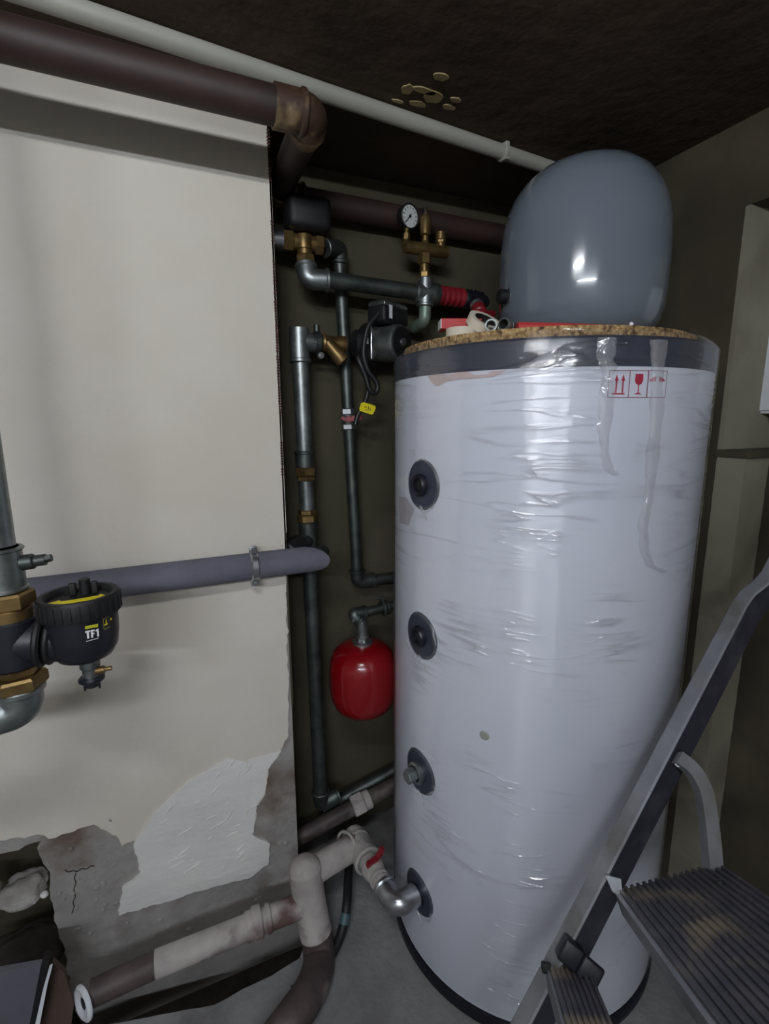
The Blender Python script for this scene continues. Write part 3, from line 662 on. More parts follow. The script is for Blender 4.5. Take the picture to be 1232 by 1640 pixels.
vc = bpnt(671); fd = Vector((-.3, -.95, 0)).normalized()
build('stem', MB().cyl(vc, vc + fd*.034, .006, 12), M_BRASS, bv)
h0 = vc + fd*.032
bw = MB().cyl(h0 + fd*-.004, h0 + fd*.006, .009, 12, b=.001)
for sg in (-.55, 1):
    u = Vector((.95, -.3, 0)); bw.prism([h0 + u*sg*.006 + Vector((0, 0, .006*sg)), h0 + u*sg*.030 + Vector((0, 0, .010 + .004*sg)), h0 + u*sg*.040 + Vector((0, 0, .004)), h0 + u*sg*.032 + Vector((0, 0, -.004)), h0 + u*sg*.006 + Vector((0, 0, -.007))], fd*.005)
build('butterfly_handle', bw, M_REDP, bv)

# three-way valve with its black actuator
YV = 1.30
vz = at(487, 389, Y=YV); 
def vv(x, y=None, dy=0): 
    q = at(x, y if y else 389 + (x - 487)*.14, Y=YV); return Vector((q.x, YV + dy, q.z))
tw = thing('three_way_valve', 'brass three way valve with black actuator head below the brown pipe', 'valve', vv(490, 425))
build('body', MB().cyl(vv(466), vv(506), .019, 20, b=.003).cyl(vv(487), vv(489, 412), .019, 20, b=.003).lathe([(0, -.022), (.022, -.016), (.024, 0), (.022, .016), (0, .022)], vv(487), (0, 0, 1), 20), M_BRASS, tw)
build('union_nut', MB().hexn(vv(452), vv(469), .0245, .2), M_BRASS, tw)
build('union_nut', MB().hexn(vv(504), vv(517), .0245, .4), M_BRASS, tw)
build('union_nut', MB().hexn(vv(488.5, 409), vv(490, 427), .0245, .2), M_BRASS, tw)
build('steel_nipple', MB().cyl(Vector((XC - .01, YV, vv(450).z + .001)), vv(454), .0205, 20), M_CHROME, tw)
ah = build('actuator', MB().box(vv(490, 349, -.012), (.110, .075, .078), None, .018), M_BLACKM, tw)
build('actuator_neck', MB().cyl(vv(488, 369), vv(487.5, 384), .015, 18), M_BLACKM, tw)
# cross pipe C
YC = 1.285
def cc(x, y): q = at(x, y, Y=YC); return q
crs = thing('cross_pipe', 'horizontal dark steel pipe running from three way valve to the pressure gauge tee', 'pipe', cc(600, 470))
build('elbow', elbow(vv(490, 424), vv(491, 449) + Vector((0, -.008, 0)), cc(527, 448.5), r42*1.16, .042), M_GALV, crs)
build('pipe', MB().tube([cc(522, 447.5), cc(672, 469)], r42*.98, 22), M_GALVD, crs)
te = cc(680, 470)
build('tee', MB().cyl(te - Vector((.030, 0, 0)), te + Vector((.034, 0, 0)), r42*1.22, 22, b=.003).cyl(te - Vector((0, .004, .036)), te + Vector((0, -.004, .040)), r42*1.0, 22, b=.003).cyl(te - Vector((0, .004, .036)), te - Vector((0, .004, .028)), r42*1.14, 22, b=.002), M_GALV, crs)
build('down_elbow', elbow(te - Vector((0, .004, .036)), te - Vector((0, .004, .074)), te + Vector((0, .06, -.080)), r33*1.0, .03, False), M_VERD, crs)
# safety group with gauge
saf = thing('safety_group', 'brass safety group with round pressure gauge and air vent', 'gauge', te + Vector((0, 0, .04)))
zb0 = cc(682, 400)
build('riser', MB().hexn(cc(680, 446), cc(680, 436), .016).cyl(cc(680, 437), cc(680, 424), .013, 16).hexn(cc(680, 424), cc(680, 406), .019, .3), M_BRASS, saf)
build('manifold', MB().tube([cc(648, 395), cc(715, 404)], .0165, 18).cyl(cc(681, 400), cc(681, 386), .017, 18, r2=.009), M_BRASS, saf)
av = build('air_vent', MB().lathe([(.009, 0), (.009, .012), (.015, .016), (.0165, .055), (.012, .064), (.006, .066), (.006, .078), (0, .078)], cc(681, 386), (0, 0, 1), 18), M_BRASS, saf)
build('cap', MB().cyl(cc(681, 342), cc(681, 333), .006, 12), M_BLACKM, av)
gp = cc(655, 347); gd = Vector((-.10, -.99, -.05)).normalized()
gd = Vector((.25, -.96, -.08)).normalized()
build('gauge_stem', MB().cyl(cc(650, 392), cc(652, 365), .006, 12).hexn(cc(650.5, 385), cc(651.5, 374), .010), M_BRASS, saf)
gc = build('gauge_case', MB().lathe([(0, -.020), (.026, -.020), (.030, -.014), (.0315, .006), (.029, .008), (.027, .004), (0, .004)], gp, gd, 36), M_BLACKM, saf)
build('dial', MB().lathe([(0, .0045), (.0268, .0045)], gp, gd, 36), M_DIAL, gc)
gu = Vector((-gd.y, gd.x, 0)).normalized(); gz = gd.cross(gu)
if gz.z < 0: gz = -gz
tick = MB()
for k in range(11):
    t = math.radians(225 - k*27); e = gu*math.cos(t) + gz*math.sin(t); n2 = gd.cross(e)
    tick.box(gp + e*.0215 + gd*.005, (.006, .0014, .0005), (e, n2, gd))
tick.box(gp + (gu*-.5 + gz*-.5)*.010 + gd*.0056, (.030, .0022, .0006), ((gu*-.6 + gz*-.8).normalized(), (gu*.8 + gz*-.6).normalized(), gd)).cyl(gp + gd*.0048, gp + gd*.0064, .004, 12)
build('dial_print', tick, M_INKK, gc, smooth=False)
build('dial_glass', MB().lathe([(0, .0075), (.0285, .0075)], gp, gd, 36), M_GLASS, gc)
build('relief_valve', MB().cyl(cc(706, 399), cc(706, 386), .012, 16).hexn(cc(706, 390), cc(706, 385), .0145).cyl(cc(706, 386), cc(706, 371), .0145, 18, b=.003), M_BRASS, saf)
# red non-return valve line behind the red carton
chk = thing('check_valve', 'dark red ribbed check valve with black tee behind the red carton', 'valve', cc(730, 495))
q0, q1 = cc(697, 472), cc(745, 478); cd = (q1 - q0).normalized(); cl = (q1 - q0).length
build('inlet_collar', MB().lathe([(0, 0), (r42*1.1, 0), (r42*1.4, .004), (r42*1.4, .018), (r42*1.1, .022), (0, .022)], q0 - cd*.012, cd, 22), M_GALVD, chk)
prof = [(0, 0)]
for k in range(5):
    h = .008 + k*(cl - .01)/5; prof += [(.021, h), (.026, h + .004), (.026, h + .010), (.021, h + .014)]
prof += [(0, cl)]
build('body', MB().lathe(prof, q0, cd, 24), M_REDP, chk)
e0 = cc(757, 481)
te2 = MB().cyl(cc(741, 478), cc(771, 483), .026, 22, b=.004).cyl(cc(769, 483), cc(778, 484), .018, 18, b=.002).cyl(cc(758, 470), cc(759, 464), .008, 12).cyl(e0, e0 + Vector((-.02, -.055, -.03)), .018, 18, b=.002)
build('tee', te2, M_BLACK, chk)
build('end_plug', MB().hexn(cc(777, 484), cc(782, 484.5), .011), M_GALVD, chk)
build('side_nipple', MB().lathe([(.014, 0), (.0195, .002), (.0195, .012), (.016, .016), (.016, .026), (0, .026)], e0 + Vector((-.017, -.046, -.025)), (-.3, -.86, -.42), 20), M_CHROME, chk)
dv = e0 + Vector((-.030, -.084, -.046))
dn = build('red_drain_valve', MB().cyl(dv + Vector((.006, .018, .01)), dv + Vector((-.004, -.006, -.012)), .020, 18, b=.004).box(dv + Vector((.01, -.01, -.010)), (.060, .016, .018), None, .004), M_REDP, chk)

# ------------------------------------------------------------------ red vessel with its connection
az = math.radians(23.47) + math.atan((578 - 616)/785/.98); DV = 1.315
RVc = Vector((math.sin(az)*DV, math.cos(az)*DV, 0)); RR = .0965
zt_ = at(578, 1030, Y=RVc.y).z; zb_ = at(578, 1146, Y=RVc.y - .02).z
H = zt_ - zb_
RV = RVc + Vector((0, 0, zb_))
rv = thing('small_expansion_vessel', 'small glossy red expansion vessel hanging in the niche beside the tank', 'pressure vessel', RV)
pr_ = [(0, 0), (.4, .01), (.68, .045), (.86, .12), (.96, .23), (1, .36), (1, .64), (.96, .77), (.86, .88), (.68, .955), (.42, .99), (.24, 1.0), (0, 1.0)]
build('shell', MB().lathe([(RR*a, H*b) for a, b in pr_], RV, seg=56), M_RED, rv, ang=80)
nk = RV + Vector((0, 0, H))
build('neck_nut', MB().lathe([(.030, -.002), (.030, .006), (.024, .009), (.019, .010)], nk, (0, 0, 1), 26).hexn(nk + Vector((0, 0, .008)), nk + Vector((0, 0, .022)), .019), M_CHROME, rv)
con = thing('vessel_connection_pipe', 'short bent steel pipe joining the red vessel to the tank side', 'pipe', nk + Vector((0, 0, .02)))
ce = nk + Vector((-.004, 0, .075)); c1_ = at(569, 992, Y=RVc.y); tz = at(622, 970, Y=1.1).z
c2_ = Vector((c1_.x, c1_.y + .01, nk.z + .088))
build('elbow', elbow(nk + Vector((0, 0, .016)), nk + Vector((0, 0, .062)), nk + Vector((-.020, .012, .080)), .0165, .03), M_GALV, con)
mid_ = nk + Vector((-.022, .012, .082)); tn = Vector((.618, mid_.y + .002, at(640, 966, Y=mid_.y).z)); ep = mid_ + (tn - mid_).normalized()*.04
build('elbow', elbow(nk + Vector((-.004, .002, .066)), mid_ + Vector((-.004, 0, .006)), ep, .0175, .02), M_GALVD, con)
dt = (tn - ep).normalized()
build('pipe', MB().tube([ep - dt*.02, tn], .0135, 16), M_GALVD, con)
fp_ = tn - dt*((tn.x - at(611, 972, Y=tn.y).x)/dt.x)
build('flange', MB().cyl(fp_, fp_ + dt*.010, .026, 20, b=.003).cyl(fp_ + dt*.013, fp_ + dt*.022, .022, 20, b=.002), M_GALVD, con)
build('wing_screw', MB().cyl(fp_ + dt*.005 + Vector((0, 0, .024)), fp_ + dt*.005 + Vector((0, 0, .034)), .004, 10).box(fp_ + dt*-.008 + Vector((0, 0, .034)), (.030, .004, .006), None, .001), M_GALVD, con)

# ------------------------------------------------------------------ foam lagged pipe and clamp
YF = 1.158; RF = .032
fa = at(45, 951, Y=YF); fb = at(498, 895, Y=YF)
fdir = (fb - fa).normalized()
lag = thing('lagged_pipe', 'thick grey foam lagged pipe running along the pale wall', 'pipe', Vector((fa.x, YF, fa.z - RF)))
mb = MB(); V = []; Fc = []; seg = 28
u, v, _ = frame(fdir)
for k in range(seg):
    a = 2*PI*k/seg; e = u*math.cos(a) + v*math.sin(a); V.append(fa - fdir*1.2 + e*RF)
for k in range(seg):
    a = 2*PI*k/seg; e = u*math.cos(a) + v*math.sin(a)
    # end cut on a slant: long at the front, short behind
    V.append(fb + e*RF + fdir*((.052*math.sqrt(max(0, 1 - e.z*e.z)) if e.y < 0 else 0) - .012))
for k in range(seg): Fc.append((k, (k+1) % seg, seg + (k+1) % seg, seg + k))
Fc += [tuple(range(seg)), tuple(range(seg, 2*seg))]
build('foam_sleeve', mb.add(V, Fc), M_FOAM, lag, ang=50)
ke = fb + fdir*.02
build('inner_pipe', MB().tube([fb - fdir*.1, ke, ke + Vector((.028, .055, .0))], .017, 16, .02), M_GALVD, lag)
tail = fb + fdir*.004 + Vector((.0, .02, -.026))
kc = fa + fdir*((at(407, 908, Y=YF) - fa).dot(fdir))
clp = thing('pipe_clamp', 'shiny zinc pipe clamp with bolts around the foam lagged pipe', 'clamp', kc - Vector((0, 0, .05)))
band = MB(); up_ = Vector((0, 0, 1)); fwd_ = Vector((0, -1, 0))
for hf in (-1, 1):
    V = []; Fc = []; n = 16
    for k in range(n + 1):
        a = -PI/2 + PI*k/n; e = fwd_*math.cos(a)*hf + up_*math.sin(a)
        for (ro_, ww) in ((RF + .0005, -.009), (RF + .0035, -.006), (RF + .0035, .006), (RF + .0005, .009)): V.append(kc + e*ro_ + fdir*ww)
    for k in range(n):
        for j in range(4): Fc.append((k*4 + j, k*4 + (j+1) % 4, (k+1)*4 + (j+1) % 4, (k+1)*4 + j))
    Fc += [(0, 1, 2, 3), (n*4, n*4+1, n*4+2, n*4+3)]
    build('half_band', MB().add(V, Fc), M_CHROME, clp)
for sg in (-1, 1):
    q = kc + up_*sg*(RF + .008)
    build('ear', MB().box(q + fwd_*.004, (.018, .004, .016), (fdir, fwd_, up_), .001).box(q - fwd_*.004, (.018, .004, .016), (fdir, fwd_, up_), .001), M_CHROME, clp)
    build('bolt', MB().hexn(q + fwd_*.006, q + fwd_*.013, .0075).cyl(q - fwd_*.012, q + fwd_*.008, .004, 10).cyl(q + fwd_*.013, q + fwd_*.016, .004, 10), M_GALV, clp)
build('wall_stud', MB().cyl(kc - fwd_*RF, Vector((kc.x, YW + .01, kc.z)), .005, 10), M_GALV, clp)

# ------------------------------------------------------------------ magnetic filter at the left
YM = .85
axis_x = at(20, 1025, Y=YM).x
def fz(y, x=20): return at(x, y, Y=YM).z
def fp(y): return Vector((axis_x, YM, fz(y)))
lp = thing('supply_pipe', 'galvanised supply pipe with brass unions at the left edge of the wall', 'pipe', fp(1180))
build('upper_pipe', MB().tube([Vector((axis_x, YM, CEIL - .001)), fp(872)], .0212, 24), M_GALV, lp)
build('coupling', MB().cyl(fp(875), fp(945), .0275, 26, b=.003).cyl(fp(875), fp(881), .0305, 26, b=.002).cyl(fp(938), fp(945), .030, 26, b=.002), M_GALV, lp)
dp = Vector((axis_x, YM, fz(905)))
build('drain_plug', MB().cyl(dp, dp + Vector((.042, -.004, .004)), .0115, 18, b=.002).cyl(dp + Vector((.036, -.003, .003)), dp + Vector((.056, -.005, .005)), .0085, 14).hexn(dp + Vector((.050, -.005, .005)), dp + Vector((.064, -.006, .007)), .006), M_GALVD, lp)
build('brass_union', MB().hexn(fp(946), fp(972), .036, .35).cyl(fp(970), fp(992), .031, 24, b=.003), M_BRASS, lp)
build('brass_union', MB().hexn(fp(1065), fp(1080), .031, .1).hexn(fp(1080), fp(1102), .038, .35), M_BRASS, lp)
build('bottom_elbow', elbow(fp(1100), fp(1137), fp(1137) + Vector((-.10, .0, -.012)), .029, .06), M_GALV, lp)
build('left_run', MB().tube([fp(1137) + Vector((-.09, 0, -.011)), fp(1137) + Vector((-1.9, 0, -.02))], .0212, 18), M_GALV, lp)
mc = at(131, 990, Y=YM - .01); ex = Vector((1, 0, 0))
def cz(y): return at(131, y, Y=YM - .01).z
mf = thing('magnetic_filter', 'black canister heating filter with yellow arrow on its cap and small drain valve', 'filter', Vector((mc.x, mc.y, cz(1110))))
build('valve_block', MB().cyl(fp(988), fp(1066), .0345, 28, b=.004).cyl(fp(1028), fp(1028) + Vector((.040, -.004, -.002)), .033, 26, b=.003), M_BLACK, mf)
jx = fp(1028)
build('flange_ring', MB().cyl(jx + Vector((.034, -.004, 0)), jx + Vector((.044, -.005, -.001)), .042, 28, b=.003).cyl(jx + Vector((.047, -.005, 0)), jx + Vector((.056, -.006, -.001)), .040, 28, b=.003), M_BLACKM, mf)
build('connecting_arm', MB().cyl(jx + Vector((.05, -.006, -.001)), Vector((mc.x, mc.y, jx.z - .004)), .036, 28), M_BLACK, mf)
MC = Vector((mc.x, mc.y, 0)); zt0 = cz(975); zb0_ = cz(1052)
can = build('canister', MB().lathe([(0, zb0_ - .004), (.022, zb0_ - .004), (.038, zb0_ + .004), (.046, zb0_ + .018), (.049, zb0_ + .04), (.050, zt0 - .004), (0, zt0)], MC, (0, 0, 1), 48), M_BLACK, mf, ang=50)
zc0 = cz(982); zc1 = cz(949)
cap = MB().lathe([(.048, zc0), (.0545, zc0 + .002), (.0555, zc0 + .010), (.0555, zc1 - .004), (.053, zc1), (.047, zc1), (.044, zc1 - .004), (.043, zc1 - .010), (0, zc1 - .010)], MC, (0, 0, 1), 48)
capo = build('cap', cap, M_BLACKM, mf)
g = MB()
for k in range(30):
    a = 2*PI*k/30; g.box(MC + Vector((math.cos(a)*.0556, math.sin(a)*.0556, (zc0 + zc1)/2)), (.0022, .006, (zc1 - zc0)*.72), (Vector((math.cos(a), math.sin(a), 0)), Vector((-math.sin(a), math.cos(a), 0)), Vector((0, 0, 1))), .0006)
build('grip_rib', g, M_BLACKM, capo)
# yellow double arrow on the cap
zz = zc1 - .0094; yaw_ = math.radians(-8)
def capp(u_, v_): return MC + Vector((u_*math.cos(yaw_) - v_*math.sin(yaw_), u_*math.sin(yaw_) + v_*math.cos(yaw_), zz))
arw = [(-.040, -.012), (-.024, -.024), (-.024, -.018), (-.006, -.016), (.012, -.012), (.022, -.010), (.022, -.015), (.040, -.004), (.026, .006), (.024, .001), (.008, -.003), (-.010, -.007), (-.024, -.008), (-.026, -.004)]
arw = [(x, y*1.4 + .005) for x, y in arw]
build('cap_arrow', MB().prism([capp(*q) for q in arw], (0, 0, .0008)), M_YELLOW, capo, tri=True, smooth=False)
kb = MB()
for (u_, v_, s_) in ((-.014, .020, .010), (.002, .024, .012), (.016, .022, .009), (-.002, .030, .010)):
    kb.box(capp(u_, v_) + Vector((0, 0, .010)), (s_, s_*.8, .020), None, .002)
kb.cyl(capp(.002, .024), capp(.002, .024) + Vector((0, 0, .024)), .008, 12)
build('vent_knob', kb, M_BLACKM, capo)
# printed front: TF1 and small panels, wrapped on the canister
camdir = math.atan2(-MC.y, -MC.x)
def canp(da, z, r=.0502): a = da; return MC + Vector((math.cos(a)*r, math.sin(a)*r, z))
def can_at(x, y, r=.0502):
    d = px_ray(x, y); n = d.to_2d(); c = MC.to_2d(); a = n.dot(n); b = -2*n.dot(c); e = c.dot(c) - r*r
    t = (-b - math.sqrt(max(b*b - 4*a*e, 0)))/2/a; q = CAMP + d*t; return Vector((q.x, q.y, q.z))
def label_poly(pts, mt, name, parent=can, r=.0512):
    return build(name, MB().add([can_at(x, y, r) for x, y in pts], [tuple(range(len(pts)))]), mt, parent, tri=True, smooth=False)
label_poly([(136, 1003), (157, 999), (157.2, 1004), (136.4, 1008)], M_LIME, 'yellow_bar')
label_poly([(138, 1027), (158, 1021.4), (158, 1022.2), (138, 1027.9)], M_INKW, 'underline')
def glyph(pts): return [(136.4 + u*21.8, 1011 + v*12 - u*4.4) for u, v in pts]
label_poly(glyph([(0, 0), (.37, 0), (.37, .22), (.27, .22), (.31, 1.05), (.15, 1.05), (.11, .22), (.01, .24)]), M_INKW, 'letter_t')
label_poly(glyph([(.41, 0), (.70, 0), (.71, .22), (.56, .22), (.57, .42), (.69, .42), (.70, .62), (.58, .62), (.60, 1.05), (.45, 1.05)]), M_INKW, 'letter_f')
label_poly(glyph([(.76, .18), (.88, .0), (.98, .0), (1.03, 1.05), (.89, 1.05), (.87, .32), (.77, .36)]), M_INKW, 'numeral_one')
for x0 in (165,):
    for a_, b_ in (((x0, 991), (x0 + 10, 987)), ((x0 + 1.4, 1008.5), (x0 + 11, 1003))):
        label_poly([a_, b_, (b_[0], b_[1] + .6), (a_[0], a_[1] + .6)], M_LIME, 'panel_line')
    label_poly([(x0, 991), (x0 + .6, 991), (x0 + 2, 1008.5), (x0 + 1.4, 1008.5)], M_LIME, 'panel_line')
    label_poly([(x0 + 2.5, 999.5), (x0 + 7.5, 997.5), (x0 + 7.6, 1000), (x0 + 2.6, 1002)], M_YELLOW, 'panel_arrow')
    label_poly([(x0 + 4.2, 992), (x0 + 5.6, 991.5), (x0 + 5.8, 998), (x0 + 4.4, 998.5)], M_YELLOW, 'panel_arrow')
label_poly([(176, 991), (179, 989), (179.4, 992), (176.2, 994)], M_YELLOW, 'panel_arrow')
label_poly([(174.5, 977), (178.5, 973), (179, 979), (175, 981.5)], M_YELLOW, 'panel_arrow')
# drain valve under the canister
dq = at(143, 1060, Y=YM - .015); dz = lambda y: at(143, y, Y=YM - .015).z
D0 = Vector((MC.x + .004, MC.y - .004, 0))
drv = build('drain_valve', MB().cyl(D0 + Vector((0, 0, dz(1052))), D0 + Vector((0, 0, dz(1069))), .0145, 20, b=.001).cyl(D0 + Vector((0, 0, dz(1068))), D0 + Vector((0, 0, dz(1087))), .0120, 20, b=.001), M_GALV, mf)
sd_ = D0 + Vector((0, 0, dz(1074)))
build('brass_spindle', MB().cyl(sd_ + Vector((.008, -.006, 0)), sd_ + Vector((.020, -.008, .001)), .0062, 14).cyl(sd_ + Vector((.018, -.008, .001)), sd_ + Vector((.030, -.010, .002)), .0035, 12), M_BRASS, drv)
kn = MB().cyl(D0 + Vector((0, 0, dz(1083))), D0 + Vector((0, 0, dz(1092))), .0185, 24, b=.003).cyl(D0 + Vector((0, 0, dz(1091))), D0 + Vector((0, 0, dz(1100))), .0115, 18, b=.002)
for sg in (-1, 1): kn.box(D0 + Vector((sg*.010, -.002, dz(1099))), (.003, .006, .010))
build('drain_knob', kn, M_BLACK, drv)

# ------------------------------------------------------------------ low pipework
YH = 1.05; RH = .0285; zH = at(470, 1455, Y=YH).z
hl = at(140, 1608, Y=YH)
low_ = thing('floor_pipe', 'plaster splashed horizontal pipe running along the foot of the wall', 'pipe', Vector((0, YH, zH - RH)))
hx = at(252, 1540, Y=YH).x
build('dark_section', MB().tube([(hl.x + .01, YH, zH - .012), (hx, YH, zH - .003)], RH*.95, 22), M_OLDPIPE, low_)
build('splashed_section', MB().tube([(hx - .005, YH, zH - .003), (.215, YH, zH)], RH, 22), M_DUSTY, low_)
for px, rr_, ww in ((412, 1.30, .022), (400, 1.12, .020), (430, 1.14, .014)):
    q = at(px, 1478, Y=YH); build('coupling', MB().cyl((q.x - ww/2, YH, zH), (q.x + ww/2, YH, zH), RH*rr_, 24, b=.003), M_DUSTY, low_)
build('end_rosette', MB().lathe([(.013, .004), (.030, .008), (.036, .004), (.036, 0), (.013, -.002), (.013, .004)], (hl.x - .002, YH - .01, zH - .016), (-.84, -.52, .12), 28), M_NAIL, low_)
build('pipe_bore', MB().lathe([(0, 0), (.0132, .001)], (hl.x - .003, YH - .012, zH - .016), (-.84, -.52, .12), 20), M_BLACK, low_)
# stand pipe that bends along the floor
sp = thing('stand_pipe', 'thick plaster splashed pipe bending down to the floor by the wall corner', 'pipe', Vector((.23, .98, 0)))
RS = .040
s0 = at(489, 1398, Y=1.065); s1 = at(497, 1440, Y=1.06)
path = [s0 + Vector((0, 0, .012)), at(497, 1450, Y=1.055), at(514, 1530, Y=1.02), Vector((.215, .93, .048)), Vector((.07, .84, .045)), Vector((-.25, .66, .045))]
build('bend', MB().tube(path[1:], RS*1.0, 26, .10, 10), M_OLDPIPE, sp, ang=80)
build('upper_leg', MB().tube([path[0], path[1], path[1].lerp(path[2], .55)], RS*1.03, 26, .03).lathe([(RS*1.03, 0), (RS*.95, .012), (RS*.6, .022), (0, .026)], path[0], (0, 0, 1), 26), M_DUSTY, sp, ang=60)
# branch to the tank bottom
zN = nozz[3]; n0 = cp(ANG, zN, R + .012)
e_c = at(640, 1437, Z=zN - .004); 
e_c = n0 + out*.055
bend0 = at(570, 1347, Z=.20)
br = thing('tank_inlet_branch', 'plaster splashed branch pipe with red ball valve joining the tank bottom port', 'pipe', Vector((.35, 1.05, .17)))
vdir = (bend0 - e_c).normalized()
build('zinc_elbow', elbow(n0 - out*.03, e_c, e_c + vdir*.062, .0265, .045), M_CHROME, br)
build('threaded_nipple', MB().cyl(e_c + vdir*.055, e_c + vdir*.10, .0225, 22, b=.002).cyl(e_c + vdir*.070, e_c + vdir*.076, .026, 22, b=.001).cyl(e_c + vdir*.085, e_c + vdir*.092, .026, 22, b=.001), M_MORTAR, br)
vb = e_c + vdir*.125
bvv = build('ball_valve', MB().lathe([(0, 0), (.024, .0), (.026, .008), (.030, .022), (.030, .034), (.026, .046), (.027, .056), (0, .056)], e_c + vdir*.098, vdir, 24), M_MORTAR, br)
hp = vb + Vector((.0, -.006, .030))
hd = MB().cyl(vb, hp + Vector((0, 0, .006)), .007, 12)
hu = Vector((.95, .3, 0)).normalized()
k_ = .72; Vh = lambda a, z: hp + hu*a*k_ + Vector((0, -.008, z*k_))
hd.prism([Vh(-.034, 0), Vh(-.030, .013), Vh(-.008, .010), Vh(.014, .012), Vh(.034, .034), Vh(.048, .028), Vh(.038, .008), Vh(.014, -.002), Vh(-.008, .001)], (0, .013, 0))
build('red_handle', hd, M_REDP, bvv)
build('socket', MB().cyl(e_c + vdir*.150, bend0 + vdir*.015, .036, 26, b=.004).cyl(e_c + vdir*.150, e_c + vdir*.160, .039, 26, b=.003), M_MORTAR, br)
be2 = bend0 + vdir*.005
build('corner_piece', MB().cyl(bend0 - vdir*.015, bend0 + vdir*.026, .038, 26, r2=.033, b=.004).ring(bend0 + (path[0] - bend0).normalized()*.036, (path[0] - bend0), .036, .004, 26), M_MORTAR, br)
build('link_pipe', MB().tube([bend0 - vdir*.012, Vector((path[0].x, path[0].y, path[0].z - .02))], .034, 24), M_DUSTY, br)
# pipes crossing the back of the niche
for i, (a_, b_, rr_, yy, lab) in enumerate((((517, 1297), (640, 1229), .021, 1.335, 'grey return pipe running behind the tank at the back of the niche'), ((452, 1356), (645, 1249), .0235, 1.275, 'dusty low pipe with hexagonal coupling in front of the grey return pipe'))):
    p = at(*a_, Y=yy); q = at(*b_, Y=yy); t = thing('back_pipe', lab, 'pipe', Vector((p.x, yy, min(p.z, q.z) - .025)))
    build('pipe', MB().tube([p, q + (q - p)*.25], rr_, 18), M_GALVD if i == 0 else M_OLDPIPE, t)
    if i:
        c = p.lerp(q, .63); d = (q - p).normalized()
        build('coupling', MB().hexn(c - d*.028, c + d*.012, .034, .2).cyl(c + d*.012, c + d*.034, .029, 20, b=.003), M_DUSTY, t)
# stop plug by the tank foot and hose
ho = [at(560, 1368, Y=1.20), at(558, 1402, Y=1.14), at(556, 1450, Z=.07), at(549, 1490, Z=.03), at(535, 1525, Z=.014), at(505, 1560, Z=.012), at(470, 1588, Z=.012)]
hs = thing('black_hose', 'black rubber hose lying behind the bent stand pipe on the floor', 'hose', Vector((ho[3].x, ho[3].y, 0)))
build('hose', MB().tube(ho, .0125, 14, .03, 6), M_RUBBER, hs, ang=80)
build('hose_band', MB().cyl(ho[2].lerp(ho[3], .3), ho[2].lerp(ho[3], .75), .0135, 14), mat('teal_hose', srgb(70, 96, 104), None, .5), hs)
# rubble in the hole
rr = random.Random(12)
for i, (x, y, sx2, sz2, lab) in enumerate(((40, 1424, .050, .026, 'pale mortar lump sticking out of the wall hole'), (-32, 1434, .034, .030, 'grey stone at the left end of the wall hole'), (40, 1520, .11, .05, 'dark rubble stone low inside the wall hole'))):
    c = at(x, y, Y=YW + .055); bm = bmesh.new(); bmesh.ops.create_icosphere(bm, subdivisions=4, radius=1)
    mb = MB(); vs = []
    for q in bm.verts:
        k = 1 + .28*noise.noise(q.co*1.7 + Vector((i*5, 0, 0))) + .10*noise.noise(q.co*5 + Vector((i, 3, 0)))
        vs.append(c + Vector((q.co.x*sx2*k, q.co.y*.05*k, q.co.z*sz2*k)))
    bm.verts.index_update(); fc = [[q.index for q in f.verts] for f in bm.faces]; bm.free()
    tag(build('rubble_stone', mb.add(vs, fc), M_MORTAR if i < 2 else M_DIRT, ang=50), lab, 'stone')
c = at(71, 1433, Y=YW + .005)
tag(build('plaster_crumb', MB().lathe([(0, -.006), (.007, -.003), (.009, .002), (.005, .007), (0, .008)], c, (.3, -.2, 1), 9), M_FRESH), 'small white plaster crumb at the edge of the wall hole', 'crumb')
# leaning panel in the lower left corner
YL = 1.02
pa = [at(x, y, Y=YL) for x, y in ((-60, 1568), (66, 1545), (44, 1660), (-80, 1700))]
pn = thing('leaning_panel', 'grey sheet panel with white edge leaning in the lower left corner', 'panel', Vector((pa[2].x, YL, pa[3].z)))
build('sheet', MB().prism(pa, (0, .012, 0)), M_SHEET, pn, smooth=False)
ed = [at(x, y, Y=YL) for x, y in ((66, 1545), (77, 1540), (56, 1660), (44, 1660))]
build('dark_edge', MB().prism([p + Vector((0, -.004, 0)) for p in ed], (0, .03, 0)), M_BLACKM, pn, smooth=False)
ed = [at(x, y, Y=YL) for x, y in ((79, 1549), (84, 1546), (77, 1572), (60, 1660), (52, 1660), (70, 1580))]
build('white_edge', MB().prism([p + Vector((0, -.006, 0)) for p in ed], (0, .010, 0)), M_NAIL, pn, tri=True, smooth=False)
ed = [at(x, y, Y=YL + .03) for x, y in ((84, 1540), (104, 1560), (118, 1610), (110, 1670), (60, 1670))]
tag(build('brown_board', MB().prism(ed, (0, .012, 0)), M_BRWN, tri=True, smooth=False), 'dark brown board behind the grey leaning panel', 'board')

# ------------------------------------------------------------------ white cabinet in the recess
cbx = at(1216, 663, X=XRB - .03); cb_ = thing('wall_cabinet', 'white enclosure on the recess wall at the right edge', 'cabinet', Vector((XRB - .04, cbx.y - .15, cbx.z)))
build('case', MB().box((XRB - .035, cbx.y - .155, cbx.z + .16), (.07, .31, .32), None, .004), M_NAIL, cb_)
build('door', MB().box((XRB - .073, cbx.y - .155, cbx.z + .16), (.006, .295, .305), None, .002), M_NAIL, cb_)
build('cable_gland', MB().cyl((XRB - .035, cbx.y - .04, cbx.z), (XRB - .035, cbx.y - .04, cbx.z - .02), .009, 12).cyl((XRB - .035, cbx.y - .09, cbx.z), (XRB - .035, cbx.y - .09, cbx.z - .02), .009, 12), M_BLACKM, cb_)

